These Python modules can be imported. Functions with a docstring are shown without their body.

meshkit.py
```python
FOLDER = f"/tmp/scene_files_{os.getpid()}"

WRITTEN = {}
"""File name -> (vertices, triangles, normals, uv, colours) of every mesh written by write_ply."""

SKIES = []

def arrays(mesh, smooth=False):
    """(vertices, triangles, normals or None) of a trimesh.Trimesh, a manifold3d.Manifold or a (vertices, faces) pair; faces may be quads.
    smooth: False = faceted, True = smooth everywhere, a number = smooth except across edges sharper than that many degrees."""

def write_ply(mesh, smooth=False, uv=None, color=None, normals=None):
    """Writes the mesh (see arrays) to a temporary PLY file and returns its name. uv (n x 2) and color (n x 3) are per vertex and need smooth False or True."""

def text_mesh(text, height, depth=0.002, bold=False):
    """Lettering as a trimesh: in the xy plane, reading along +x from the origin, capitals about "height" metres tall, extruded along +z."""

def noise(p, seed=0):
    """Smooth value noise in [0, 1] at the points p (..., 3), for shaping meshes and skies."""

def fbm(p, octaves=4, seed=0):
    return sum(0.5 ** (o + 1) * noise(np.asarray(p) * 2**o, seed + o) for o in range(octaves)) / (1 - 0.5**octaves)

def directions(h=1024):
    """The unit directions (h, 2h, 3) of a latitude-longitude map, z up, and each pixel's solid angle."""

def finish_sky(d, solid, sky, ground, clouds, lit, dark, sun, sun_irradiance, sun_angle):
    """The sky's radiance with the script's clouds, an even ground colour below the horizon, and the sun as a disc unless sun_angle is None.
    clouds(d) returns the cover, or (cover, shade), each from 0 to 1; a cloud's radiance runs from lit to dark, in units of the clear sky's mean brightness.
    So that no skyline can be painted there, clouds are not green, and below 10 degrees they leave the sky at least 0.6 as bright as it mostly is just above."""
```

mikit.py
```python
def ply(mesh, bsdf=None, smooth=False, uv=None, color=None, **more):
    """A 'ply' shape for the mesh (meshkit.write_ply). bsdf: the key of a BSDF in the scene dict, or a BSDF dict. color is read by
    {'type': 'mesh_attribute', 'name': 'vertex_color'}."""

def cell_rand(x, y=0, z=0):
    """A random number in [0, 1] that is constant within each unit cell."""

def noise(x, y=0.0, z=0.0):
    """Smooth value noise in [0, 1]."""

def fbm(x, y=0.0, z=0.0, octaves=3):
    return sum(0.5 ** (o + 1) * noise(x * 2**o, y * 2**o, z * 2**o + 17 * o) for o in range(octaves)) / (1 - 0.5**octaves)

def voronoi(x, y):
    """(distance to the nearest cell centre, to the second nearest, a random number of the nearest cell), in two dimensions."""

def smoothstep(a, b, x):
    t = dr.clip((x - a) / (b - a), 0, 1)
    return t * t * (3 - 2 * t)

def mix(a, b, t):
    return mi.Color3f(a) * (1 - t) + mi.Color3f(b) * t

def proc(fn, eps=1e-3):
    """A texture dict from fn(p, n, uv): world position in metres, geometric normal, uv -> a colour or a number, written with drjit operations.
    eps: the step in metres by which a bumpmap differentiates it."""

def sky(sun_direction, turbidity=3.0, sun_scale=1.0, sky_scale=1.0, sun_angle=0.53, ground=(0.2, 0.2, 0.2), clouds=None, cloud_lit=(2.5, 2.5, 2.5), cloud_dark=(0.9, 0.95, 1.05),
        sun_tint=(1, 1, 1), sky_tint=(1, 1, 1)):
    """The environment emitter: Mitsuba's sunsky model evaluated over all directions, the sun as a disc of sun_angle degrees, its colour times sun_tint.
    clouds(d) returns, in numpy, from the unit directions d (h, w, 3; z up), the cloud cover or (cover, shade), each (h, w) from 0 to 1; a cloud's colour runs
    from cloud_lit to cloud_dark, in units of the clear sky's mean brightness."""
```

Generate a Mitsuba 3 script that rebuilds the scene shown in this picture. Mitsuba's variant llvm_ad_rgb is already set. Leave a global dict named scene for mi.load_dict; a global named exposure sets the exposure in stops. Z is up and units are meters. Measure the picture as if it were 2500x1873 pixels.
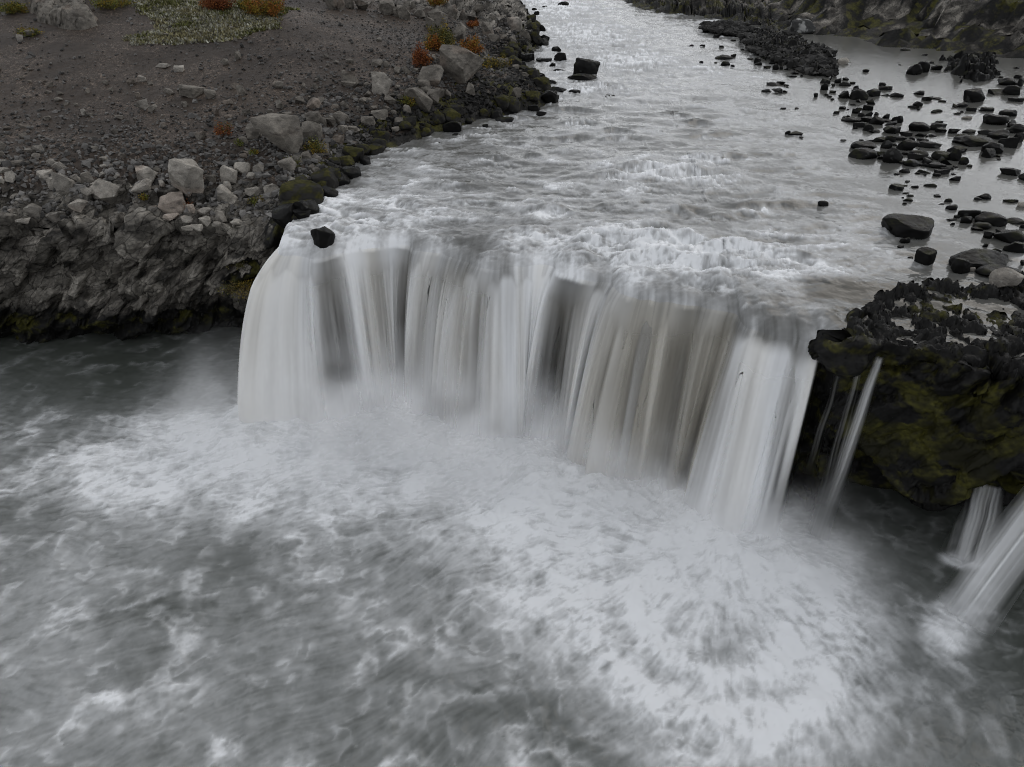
"""Broad grey river dropping over a lava ledge into a foaming plunge pool, under an overcast sky.  z up, metres."""
import math
import numpy as np
import drjit as dr
import mitsuba as mi
import mikit
import meshkit
import trimesh
from mitsuba import ScalarTransform4f as T
from mikit import noise, fbm, voronoi, cell_rand, smoothstep, mix
from scipy.ndimage import map_coordinates, gaussian_filter

scene, labels = {}, {}
RNG = np.random.default_rng(11)

# ---------------------------------------------------------------- camera, sky, exposure
EYE = (0.0, 0.0, 22.0)
PITCH = math.radians(33.0)
scene['camera'] = {
    'type': 'perspective', 'fov': 71.5, 'fov_axis': 'x', 'near_clip': 0.5, 'far_clip': 2000.0,
    'to_world': T().look_at(origin=EYE, target=(0, math.cos(PITCH), EYE[2] - math.sin(PITCH)), up=(0, 0, 1)),
}


def overcast(d):
    """A closed grey cloud deck, thin and bright low down upstream on the right."""
    q = d / (np.maximum(d[..., 2:3], 0) + 0.22)
    n = meshkit.fbm(np.concatenate([q[..., :2] * 0.55, q[..., :1] * 0 + 3.0], -1), 4, 5)
    side = np.clip(d[..., 0] * 0.70 + d[..., 1] * 0.71, 0, 1) ** 5
    shade = np.clip(0.99 - 1.0 * side + 1.1 * (n - 0.5), 0, 1)
    return np.ones(d.shape[:-1]), shade


scene['sky'] = mikit.sky((0.45, 0.62, 0.64), turbidity=4, sun_scale=0.03, sun_angle=30, clouds=overcast,
                         cloud_lit=(5.6, 5.68, 5.76), cloud_dark=(1.40, 1.46, 1.56), ground=(0.12, 0.12, 0.12))
exposure = 2.0


# ---------------------------------------------------------------- helpers
def rgb(*c):
    return {'type': 'rgb', 'value': list(c)}


def tell(key, label=None, category=None, group=None, kind=None):
    e = {}
    for k, v in (('label', label), ('category', category), ('group', group), ('kind', kind)):
        if v:
            e[k] = v
    labels[key] = e


def raw_ply(v, f, n, bsdf, uv=None, color=None):
    path = meshkit.write_ply((v, f), False, uv, color, normals=n)
    return {'type': 'ply', 'filename': path, 'face_normals': False, 'bsdf': {'type': 'ref', 'id': bsdf}}


def grid_faces(nr, nc, keep=None):
    i = np.arange(nr * nc).reshape(nr, nc)
    q = np.stack([i[:-1, :-1], i[:-1, 1:], i[1:, 1:], i[1:, :-1]], -1).reshape(-1, 4)
    if keep is not None:
        q = q[keep.reshape(-1)]
    return np.vstack([q[:, [0, 1, 2]], q[:, [0, 2, 3]]])


def carry(P, a, b):
    """Texture coordinates that run with the surface and carry two masks in their small change (read back by masks())."""
    return np.stack([P[..., 0] + 0.31 * P[..., 1] + 0.004 * a, 0.7 * P[..., 1] + P[..., 2] + 0.004 * b], -1).reshape(-1, 2)


def masks(p, uv):
    return dr.clip((uv.x - (p.x + 0.31 * p.y)) * 250, 0, 1), dr.clip((uv.y - (0.7 * p.y + p.z)) * 250, 0, 1)


def grid_normals(P):
    """Smooth normals of a (rows, columns, 3) grid."""
    a, b = np.gradient(P, axis=1), np.gradient(P, axis=0)
    n = np.cross(a, b)
    return n / np.maximum(np.linalg.norm(n, axis=-1, keepdims=True), 1e-12)


def submesh(v, f, *more):
    """Drops the vertices that f does not use."""
    used, inv = np.unique(f, return_inverse=True)
    return (v[used], inv.reshape(f.shape)) + tuple(None if m is None else m[used] for m in more)


def poly_distance(x, y, poly):
    """Signed distance to a polyline: positive on its left."""
    p = np.asarray(poly, float)
    best, sign = np.full(x.shape, 1e9), np.ones(x.shape)
    for (ax, ay), (bx, by) in zip(p[:-1], p[1:]):
        dx, dy = bx - ax, by - ay
        t = np.clip(((x - ax) * dx + (y - ay) * dy) / (dx * dx + dy * dy), 0, 1)
        d = np.hypot(x - ax - t * dx, y - ay - t * dy)
        side = dx * (y - ay) - dy * (x - ax)
        m = d < best - 1e-9
        best = np.where(m, d, best)
        sign = np.where(m, np.sign(side), sign)
    return best * sign


def resample(poly, spacing):
    """Points along a smoothed polyline with a spacing that is a function of the point."""
    p = np.asarray(poly, float)
    for _ in range(3):
        q = np.empty((2 * len(p) - 2, 2))
        q[0::2], q[1::2] = 0.75 * p[:-1] + 0.25 * p[1:], 0.25 * p[:-1] + 0.75 * p[1:]
        p = np.vstack([p[:1], q, p[-1:]])
    s = np.concatenate([[0], np.cumsum(np.linalg.norm(np.diff(p, axis=0), axis=1))])
    fine = np.linspace(0, s[-1], 6000)
    fp = np.stack([np.interp(fine, s, p[:, k]) for k in (0, 1)], 1)
    w = np.concatenate([[0], np.cumsum(np.diff(fine) / spacing(fp[1:]))])
    at = np.interp(np.linspace(0, w[-1], int(w[-1]) + 1), w, fine)
    return np.stack([np.interp(at, s, p[:, k]) for k in (0, 1)], 1), at


def n2(x, y, s, seed=0, sy=None, octaves=1):
    """Value noise in the ground plane, feature size s (and sy across), about -1..1."""
    x, y = np.broadcast_arrays(np.asarray(x, float), np.asarray(y, float))
    q = np.stack([x / s, y / (sy or s), np.full(x.shape, 0.37 + 3.1 * seed)], -1)
    v = meshkit.noise(q, seed) if octaves == 1 else meshkit.fbm(q, octaves, seed)
    return 2 * v - 1


def n3(p, s, seed=0, octaves=1):
    q = np.asarray(p) / np.asarray(s)
    return 2 * (meshkit.noise(q, seed) if octaves == 1 else meshkit.fbm(q, octaves, seed)) - 1


def hash3(i, seed):
    h = (i[..., 0] * 374761393 + i[..., 1] * 668265263 + i[..., 2] * 2147483647 + seed * 144665) & 0xFFFFFFFF
    h = ((h ^ (h >> 13)) * 1274126177) & 0xFFFFFFFF
    return ((h ^ (h >> 16)) & 0xFFFF) / 65535.0


def facets(p, size, seed=0, tilt=0.9):
    """Broken-rock relief: tilted flat facets of the nearest of jittered points; (height about -1..1, crack 0..1 with 0 on a joint)."""
    q = np.asarray(p) / np.asarray(size, float)
    base = np.floor(q).astype(np.int64)
    d1, d2 = np.full(q.shape[:-1], 9.0), np.full(q.shape[:-1], 9.0)
    hgt = np.zeros(q.shape[:-1])
    for o in np.ndindex(3, 3, 3):
        c = base + (np.array(o) - 1)
        r = q - c - np.stack([hash3(c, seed + k) for k in (1, 2, 3)], -1)
        d = np.einsum('...k,...k->...', r, r)
        g = sum((hash3(c, seed + 5 + k) - 0.5) * 2 * tilt * r[..., k] for k in range(3)) + (hash3(c, seed + 9) - 0.5)
        near = d < d1
        d2 = np.where(near, d1, np.minimum(d2, d))
        hgt = np.where(near, g, hgt)
        d1 = np.minimum(d1, d)
    return hgt, np.clip((np.sqrt(d2) - np.sqrt(d1)) * 3.0, 0, 1)


def streak(N, vi, vj, steps, h=1.0):
    """Draws the field N out along the index-space velocity (vi, vj): foam pulled into threads by the current."""
    ii, jj = np.meshgrid(np.arange(N.shape[0], dtype=np.float32), np.arange(N.shape[1], dtype=np.float32), indexing='ij')
    out = N.astype(np.float32).copy()
    N = out.copy()
    for sgn in (1, -1):
        a, b = ii.copy(), jj.copy()
        for _ in range(steps):
            va = map_coordinates(vi, [a, b], order=1, mode='nearest')
            vb = map_coordinates(vj, [a, b], order=1, mode='nearest')
            a += sgn * h * va
            b += sgn * h * vb
            out += map_coordinates(N, [a, b], order=1, mode='nearest')
    out -= out.mean()
    return out / (out.std() + 1e-9)


def drawn(N, vi, vj, steps):
    """The field N carried along the current: the mean over a short run of each streamline."""
    ii, jj = np.meshgrid(np.arange(N.shape[0], dtype=np.float32), np.arange(N.shape[1], dtype=np.float32), indexing='ij')
    N = N.astype(np.float32)
    out, tot = N.copy(), 1.0
    for sgn in (1, -1):
        a, b = ii.copy(), jj.copy()
        for k in range(steps):
            va, vb = map_coordinates(vi, [a, b], order=1, mode='nearest'), map_coordinates(vj, [a, b], order=1, mode='nearest')
            a += sgn * va
            b += sgn * vb
            out += map_coordinates(N, [a, b], order=1, mode='nearest')
            tot += 1.0
    return out / tot


def wisps(x, y, size, seed):
    """Torn, thready foam: folded noise on a twisted plane, 0..1."""
    wx = x + 0.45 * size * n2(x, y, 0.9 * size, seed, octaves=2)
    wy = y + 0.45 * size * n2(x, y, 0.9 * size, seed + 1, octaves=2)
    return sat(1 - 2.1 * np.abs(n2(wx, wy, size, seed + 2, octaves=3)))


def torn_edge(f, fade):
    """Foam heaped against the zero line of a field: sharp on one side, thinning out on the other."""
    return np.where(f > 0, np.exp(-f / fade), np.exp(np.minimum(f, 0) / 0.035))


def sat(x):
    return np.clip(x, 0, 1)


def sstep(a, b, x):
    t = np.clip((x - a) / (b - a), 0, 1)
    return t * t * (3 - 2 * t)


# ---------------------------------------------------------------- materials
def grey(c, a, b):
    return mi.Color3f(a) * (1 - c) + mi.Color3f(b) * c


def stone_colour(p, n, uv):
    tone = noise(p.x * 0.9, p.y * 0.9, p.z * 0.7)
    m = fbm(p.x * 3.1, p.y * 3.1, p.z * 3.1, 4)
    fine = fbm(p.x * 22, p.y * 22, p.z * 22, 2)
    c = grey(tone, (0.135, 0.123, 0.108), (0.325, 0.300, 0.262))
    c = c * (0.40 + 1.2 * m) * (0.62 + 0.76 * fine)
    pink = smoothstep(0.62, 0.8, noise(p.x * 0.5 + 9, p.y * 0.5, p.z * 0.8))
    c = mix(c, c * mi.Color3f(1.07, 0.985, 0.95), pink)
    lich = smoothstep(0.66, 0.78, fbm(p.x * 7 + 31, p.y * 7, p.z * 7, 3)) * smoothstep(0.2, 0.8, n.z)
    c = mix(c, mi.Color3f(0.36, 0.36, 0.33), 0.55 * lich)
    dark = smoothstep(0.56, 0.74, fbm(p.x * 2.2, p.y * 2.2 + 5, p.z * 4.0, 3))
    return mix(c, c * 0.42, 0.7 * dark)


def stone_bump(p, n, uv):
    return 0.055 * fbm(p.x * 5, p.y * 5, p.z * 5, 4) + 0.012 * noise(p.x * 45, p.y * 45, p.z * 45)


def bumped(name, nested, fn, scale=1.0, eps=0.01):
    scene[name] = {'type': 'twosided', 'b': {'type': 'bumpmap', 'arbitrary': mikit.proc(fn, eps=eps), 'scale': scale, 'bsdf': nested}}


def dark_stone_colour(p, n, uv):
    return stone_colour(p, n, uv) * mi.Color3f(0.58, 0.57, 0.56)


bumped('dark_stone', {'type': 'principled', 'base_color': mikit.proc(dark_stone_colour), 'roughness': 0.85, 'specular': 0.25}, stone_bump)
bumped('grey_stone', {'type': 'principled', 'base_color': mikit.proc(stone_colour), 'roughness': 0.85, 'specular': 0.25}, stone_bump)


def wet_colour(p, n, uv):
    m = fbm(p.x * 2.7, p.y * 2.7, p.z * 2.7, 4)
    c = grey(m, (0.003, 0.003, 0.003), (0.013, 0.0127, 0.0122))
    moss = smoothstep(0.5, 0.72, fbm(p.x * 1.6 + 4, p.y * 1.6, p.z * 1.6, 3)) * smoothstep(0.35, 0.9, n.z)
    c = mix(c, mi.Color3f(0.020, 0.021, 0.007), 0.75 * moss)
    pale = smoothstep(0.66, 0.74, fbm(p.x * 1.9 + 17, p.y * 1.9, p.z * 1.9, 4))
    return mix(c, mi.Color3f(0.07, 0.07, 0.067), 0.5 * pale)


bumped('wet_rock', {'type': 'principled', 'base_color': mikit.proc(wet_colour), 'roughness': 0.45, 'specular': 0.07},
       lambda p, n, uv: 0.035 * fbm(p.x * 5, p.y * 5, p.z * 5, 4))


def spotted_colour(p, n, uv):
    pale = smoothstep(0.45, 0.56, fbm(p.x * 0.9 + 2, p.y * 0.9, p.z * 0.9, 4))
    return mix(mi.Color3f(0.035, 0.035, 0.034), mi.Color3f(0.24, 0.24, 0.23), pale)


scene['lichen_rock'] = {'type': 'principled', 'base_color': mikit.proc(spotted_colour), 'roughness': 0.8, 'specular': 0.3}


def mossy_colour(p, n, uv):
    m = fbm(p.x * 1.8, p.y * 1.8, p.z * 1.8, 4)
    t = noise(p.x * 9, p.y * 9, p.z * 9)
    g = mix(mi.Color3f(0.016, 0.016, 0.005), mi.Color3f(0.062, 0.057, 0.013), t * smoothstep(0.3, 0.7, m))
    rock = grey(fbm(p.x * 4, p.y * 4, p.z * 4, 3), (0.008, 0.008, 0.008), (0.035, 0.033, 0.030))
    return mix(rock, g, smoothstep(0.44, 0.62, m + 0.25 * n.z - 0.12))


bumped('mossy_rock', {'type': 'principled', 'base_color': mikit.proc(mossy_colour), 'roughness': 0.9, 'specular': 0.2},
       lambda p, n, uv: 0.05 * fbm(p.x * 7, p.y * 7, p.z * 7, 4))


# ground: the first mask says how much bare rock; the second: 0 dry, about 0.5 wet and dark, 1 moss
def ground_colour(p, n, uv):
    bare, cover = masks(p, uv)
    big = fbm(p.x * 0.22, p.y * 0.22, p.z * 0.2, 4)
    f1 = fbm(p.x * 3.3, p.y * 3.3, p.z * 3.3, 4)
    d1, d2, r1 = voronoi(p.x * 5.5 + p.z * 2, p.y * 4.0)
    e1, e2, r2 = voronoi(p.x * 15 + 7 + p.z * 4, p.y * 11.0)
    soil = grey(big, (0.020, 0.0150, 0.0120), (0.062, 0.0490, 0.0390)) * (0.55 + 0.9 * f1)
    grit = smoothstep(0.40, 0.60, fbm(p.x * 0.35 + 3, p.y * 0.35, 0.0, 3) + bare * 0.25)
    soil = soil * (1 + grit * (1.9 * smoothstep(0.55, 1.0, r2) * smoothstep(0.05, 0.3, e2 - e1) + 1.5 * smoothstep(0.72, 1.0, r1) * smoothstep(0.08, 0.3, d2 - d1)))
    u, w = p.x * 0.75 + p.z * 0.66, p.z * 0.75 - p.x * 0.66        # along the dip of the slabs, and across it
    dip = fbm(u * 0.45, p.y * 0.9, w * 1.5, 4)
    det = fbm(p.x * 7, p.y * 7, p.z * 7, 3)
    tone = fbm(p.x * 0.8 + 3, p.y * 0.8, p.z * 0.8, 3)
    rock = grey(smoothstep(0.25, 0.75, 0.45 * dip + 0.55 * tone), (0.040, 0.035, 0.030), (0.315, 0.290, 0.252)) * (0.35 + 1.3 * det)
    wob = 0.5 * fbm(p.x * 1.7, p.y * 1.7, p.z * 1.7, 3)
    c1, c2, cr = voronoi(u * 0.8 + wob, w * 1.9 + wob + p.y * 0.4)
    k1, k2, kr = voronoi(u * 2.3 + 5 + wob, w * 3.9 + wob + p.y)
    joint = dr.minimum(smoothstep(0.0, 0.10, c2 - c1), 0.45 + 0.55 * smoothstep(0.0, 0.12, k2 - k1))
    rock = rock * (0.25 + 0.75 * joint) * (0.60 + 0.55 * cr) * (0.8 + 0.35 * kr)
    rock = mix(rock, rock * 0.3, smoothstep(0.55, 0.7, fbm(p.x * 0.7, p.y * 0.7, p.z * 0.9 + 4, 3)))
    c = mix(soil, rock, smoothstep(0.35, 0.65, bare + 0.5 * (f1 - 0.5)))
    wet = smoothstep(0.12, 0.5, cover + 0.3 * (f1 - 0.5))
    dark = grey(det, (0.0035, 0.0035, 0.0035), (0.0145, 0.0138, 0.0128))
    c = mix(c, dark, wet)
    m = fbm(p.x * 1.1 + 6, p.y * 1.1, p.z * 1.1, 4)
    moss = smoothstep(0.62, 0.90, cover + 0.8 * (m - 0.45) + 0.5 * (fbm(p.x * 4, p.y * 4, p.z * 4, 3) - 0.5))
    g = mix(mi.Color3f(0.012, 0.0115, 0.004), mi.Color3f(0.084, 0.080, 0.014), fbm(p.x * 7, p.y * 7, p.z * 7, 3) * 1.5 * smoothstep(0.35, 0.65, m) * (0.4 + 0.6 * det))
    return mix(c, g, moss * 0.9)


def ground_bump(p, n, uv):
    e1, e2, r2 = voronoi(p.x * 9 + p.z * 3, p.y * 7.0)
    return 0.045 * fbm(p.x * 4, p.y * 4, p.z * 4, 4) + 0.03 * (1 - smoothstep(0.0, 0.5, e1)) * smoothstep(0.4, 1.0, r2)


bumped('bank_ground', {'type': 'principled', 'base_color': mikit.proc(ground_colour), 'roughness': 0.6, 'specular': 0.16}, ground_bump, eps=0.02)


# water: the vertex colour carries silt grey or foam white, the first mask the foam
def water_rough(p, n, uv):
    foam, lip = masks(p, uv)
    return 0.09 + 0.6 * dr.maximum(smoothstep(0.05, 0.7, foam), 0.75 * lip)


def ripple(p, n, uv):
    return 0.020 * fbm(p.x * 2.6, p.y * 3.4, p.z, 3) + 0.006 * noise(p.x * 11, p.y * 13, p.z)


VC = {'type': 'mesh_attribute', 'name': 'vertex_color'}
bumped('river_water', {'type': 'principled', 'base_color': VC, 'roughness': mikit.proc(water_rough), 'specular': 0.21}, ripple, eps=0.02)
# falling water: uv.x is how much water there is (the rest is gaps between the threads), the vertex colour silt grey or white
scene['falling_water'] = {'type': 'mask', 'opacity': mikit.proc(lambda p, n, uv: uv.x),
                          'b': {'type': 'twosided', 'b': {'type': 'principled', 'base_color': VC, 'roughness': 0.55, 'specular': 0.2}}}
scene['leafy'] = {'type': 'twosided', 'b': {'type': 'principled', 'base_color': VC, 'roughness': 0.8, 'specular': 0.15}}
scene['pebble'] = {'type': 'principled', 'base_color': VC, 'roughness': 0.85, 'specular': 0.25}


# ---------------------------------------------------------------- lie of the land
RIVER_Z = 9.0
WEST_SHORE = [(-11.3, 33.0), (-11.1, 36.0), (-10.7, 39.8), (-9.7, 46.3), (-7.9, 50.2), (-5.9, 53.4), (-2.4, 57.7), (2.5, 61.8), (3.8, 65.5),
              (2.4, 72.9), (0.2, 80.5), (3.7, 97.1), (3.7, 115.5), (2.0, 141.7), (1.0, 190.0)]
EAST_SHORE = [(20.0, 190.0), (22.2, 148.0), (23.5, 138.0), (34.3, 124.0), (37.7, 107.9), (46.3, 105.6), (45.7, 97.1), (53.1, 91.5), (57.3, 86.5), (75.0, 79.0), (120.0, 66.0)]
LIP = [(-11.2, 36.6), (-11.6, 34.6), (-11.7, 33.2), (-11.2, 32.3), (-10.3, 32.4), (-8.8, 32.8), (-7.1, 33.6), (-5.4, 33.9), (-3.8, 33.3), (-2.4, 32.0), (-1.2, 31.3),
       (0.3, 31.1), (1.8, 30.6), (3.4, 29.4), (4.8, 28.3), (6.4, 27.6), (8.2, 26.6), (9.7, 25.5), (10.9, 24.4), (11.7, 23.8), (12.35, 23.75)]
LEDGE_BACK = [(12.2, 23.6), (12.8, 24.8), (13.7, 25.8), (14.8, 26.8), (17.4, 28.2), (19.7, 27.4), (23.5, 30.0), (34.0, 33.0), (60.0, 38.0)]
CLIFF = [(-90.0, 43.0), (-45.0, 38.6), (-31.2, 37.4), (-28.3, 38.1), (-24.6, 38.2), (-21.0, 38.5), (-18.0, 38.4), (-14.5, 38.0), (-12.3, 37.2), (-10.9, 36.3), (-10.7, 34.2),
         (-10.3, 33.4), (-8.7, 33.7), (-7.0, 34.5), (-5.4, 34.7), (-3.5, 34.1), (-2.0, 32.8), (-0.8, 32.1), (0.6, 31.9), (2.2, 31.4), (3.9, 30.2), (5.3, 29.1), (6.9, 28.4),
         (8.7, 27.4), (10.2, 26.3), (11.4, 25.2), (12.2, 23.9), (12.2, 22.7), (12.6, 22.3), (13.3, 22.4), (14.8, 21.7), (15.6, 21.0), (17.2, 20.0), (19.2, 19.7), (22.0, 20.2), (30.0, 19.5), (60.0, 14.0)]


def river_side(x, y):
    """1 on the west bank, 0 in the river and east of it (for what the ground is made of)."""
    return poly_distance(x, y, WEST_SHORE)


def ground_height(x, y, relief=True):
    x, y = np.asarray(x, float), np.asarray(y, float)
    w = poly_distance(x, y, WEST_SHORE)
    e = poly_distance(x, y, EAST_SHORE)
    c = -poly_distance(x, y, CLIFF[:11])            # inland of the cliff edge is on the left of the run
    c = poly_distance(x, y, CLIFF[:11])
    wob = n2(x, y, 7.0, 3, octaves=3)
    hw = np.interp(w, [-9, -2.5, 0, 0.8, 2.5, 6, 12, 25, 45, 90], [-1.5, -0.7, -0.05, 0.55, 1.5, 2.6, 3.9, 6.2, 9.6, 15]) + RIVER_Z
    hc = 7.3 + np.interp(c, [-1, 0, 1.2, 3.0, 7, 14, 30, 50], [-0.4, 0.0, 1.0, 2.2, 3.0, 4.1, 7.3, 11])
    k = 0.7
    west = -k * np.log(np.exp(-hw / k) + np.exp(-hc / k)) + 0.35 * wob * sat(w / 4) * sat(c / 5)
    # the rock rise behind the dark slope, up where the river leaves the view
    far = sstep(80, 105, y) * sstep(-34, -12, x)
    west = west + far * (1.6 + 1.4 * n2(x, y, 9, 8, octaves=2)) * sat(w / 6)
    bed = RIVER_Z - 0.8 + 0.0 * x
    lb = poly_distance(x, y, LEDGE_BACK)             # right of it: the bare ledge
    ledge = sstep(0.5, -0.7, lb) * (x > 8)
    rough = 0.30 * n2(x, y, 2.6, 21, octaves=2)
    bed = bed * (1 - ledge) + (RIVER_Z + 0.02 + rough + 0.16 * sstep(-2.0, -0.2, lb) * sstep(-6, -2, -abs(lb))) * ledge
    east = RIVER_Z + np.interp(e, [-4, -0.6, 0, 1.5, 5, 11, 13, 22, 60], [-0.8, -0.35, 0.0, 0.9, 1.7, 2.6, 3.0, 4.6, 9]) 
    scarp = sstep(38, 46, x + 4 * n2(x, y, 9, 31)) * sstep(9.0, 10.2, e + 1.2 * n2(x, y, 5, 33)) * 2.6
    east = east + (scarp + 0.5 * n2(x, y, 6, 35, octaves=3) * sat(e / 3)) * (e > -0.5)
    z = np.where(w > -9, np.maximum(west, bed), bed)
    z = np.where(e > -4, np.maximum(east, z), z)
    return z


def undercut(x, z):
    """How far the wall stands back, in metres, at a height: hollows under the ledges."""
    t = sat(z / 8.5)
    left = (0.35 - 1.5 * t) * sstep(-10, -14, x) + 2.0 * sstep(3.6, 1.4, z) * np.exp(-((x + 16.0) / 3.4) ** 2) + 0.5 * sstep(1.6, 0.2, z) * sstep(-17, -19, x)
    mid = 1.1 * sstep(8.5, 5, z) * sstep(-11.5, -10, x) * sstep(12.5, 11, x)
    edge = 3.1 + 1.0 * np.sin(x * 1.1)
    right = sstep(11.5, 13.5, x) * (3.4 * sstep(edge + 0.9, edge - 0.7, z) + 0.25 * (1 - t))
    return left * (x < -9) + mid + right


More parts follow.
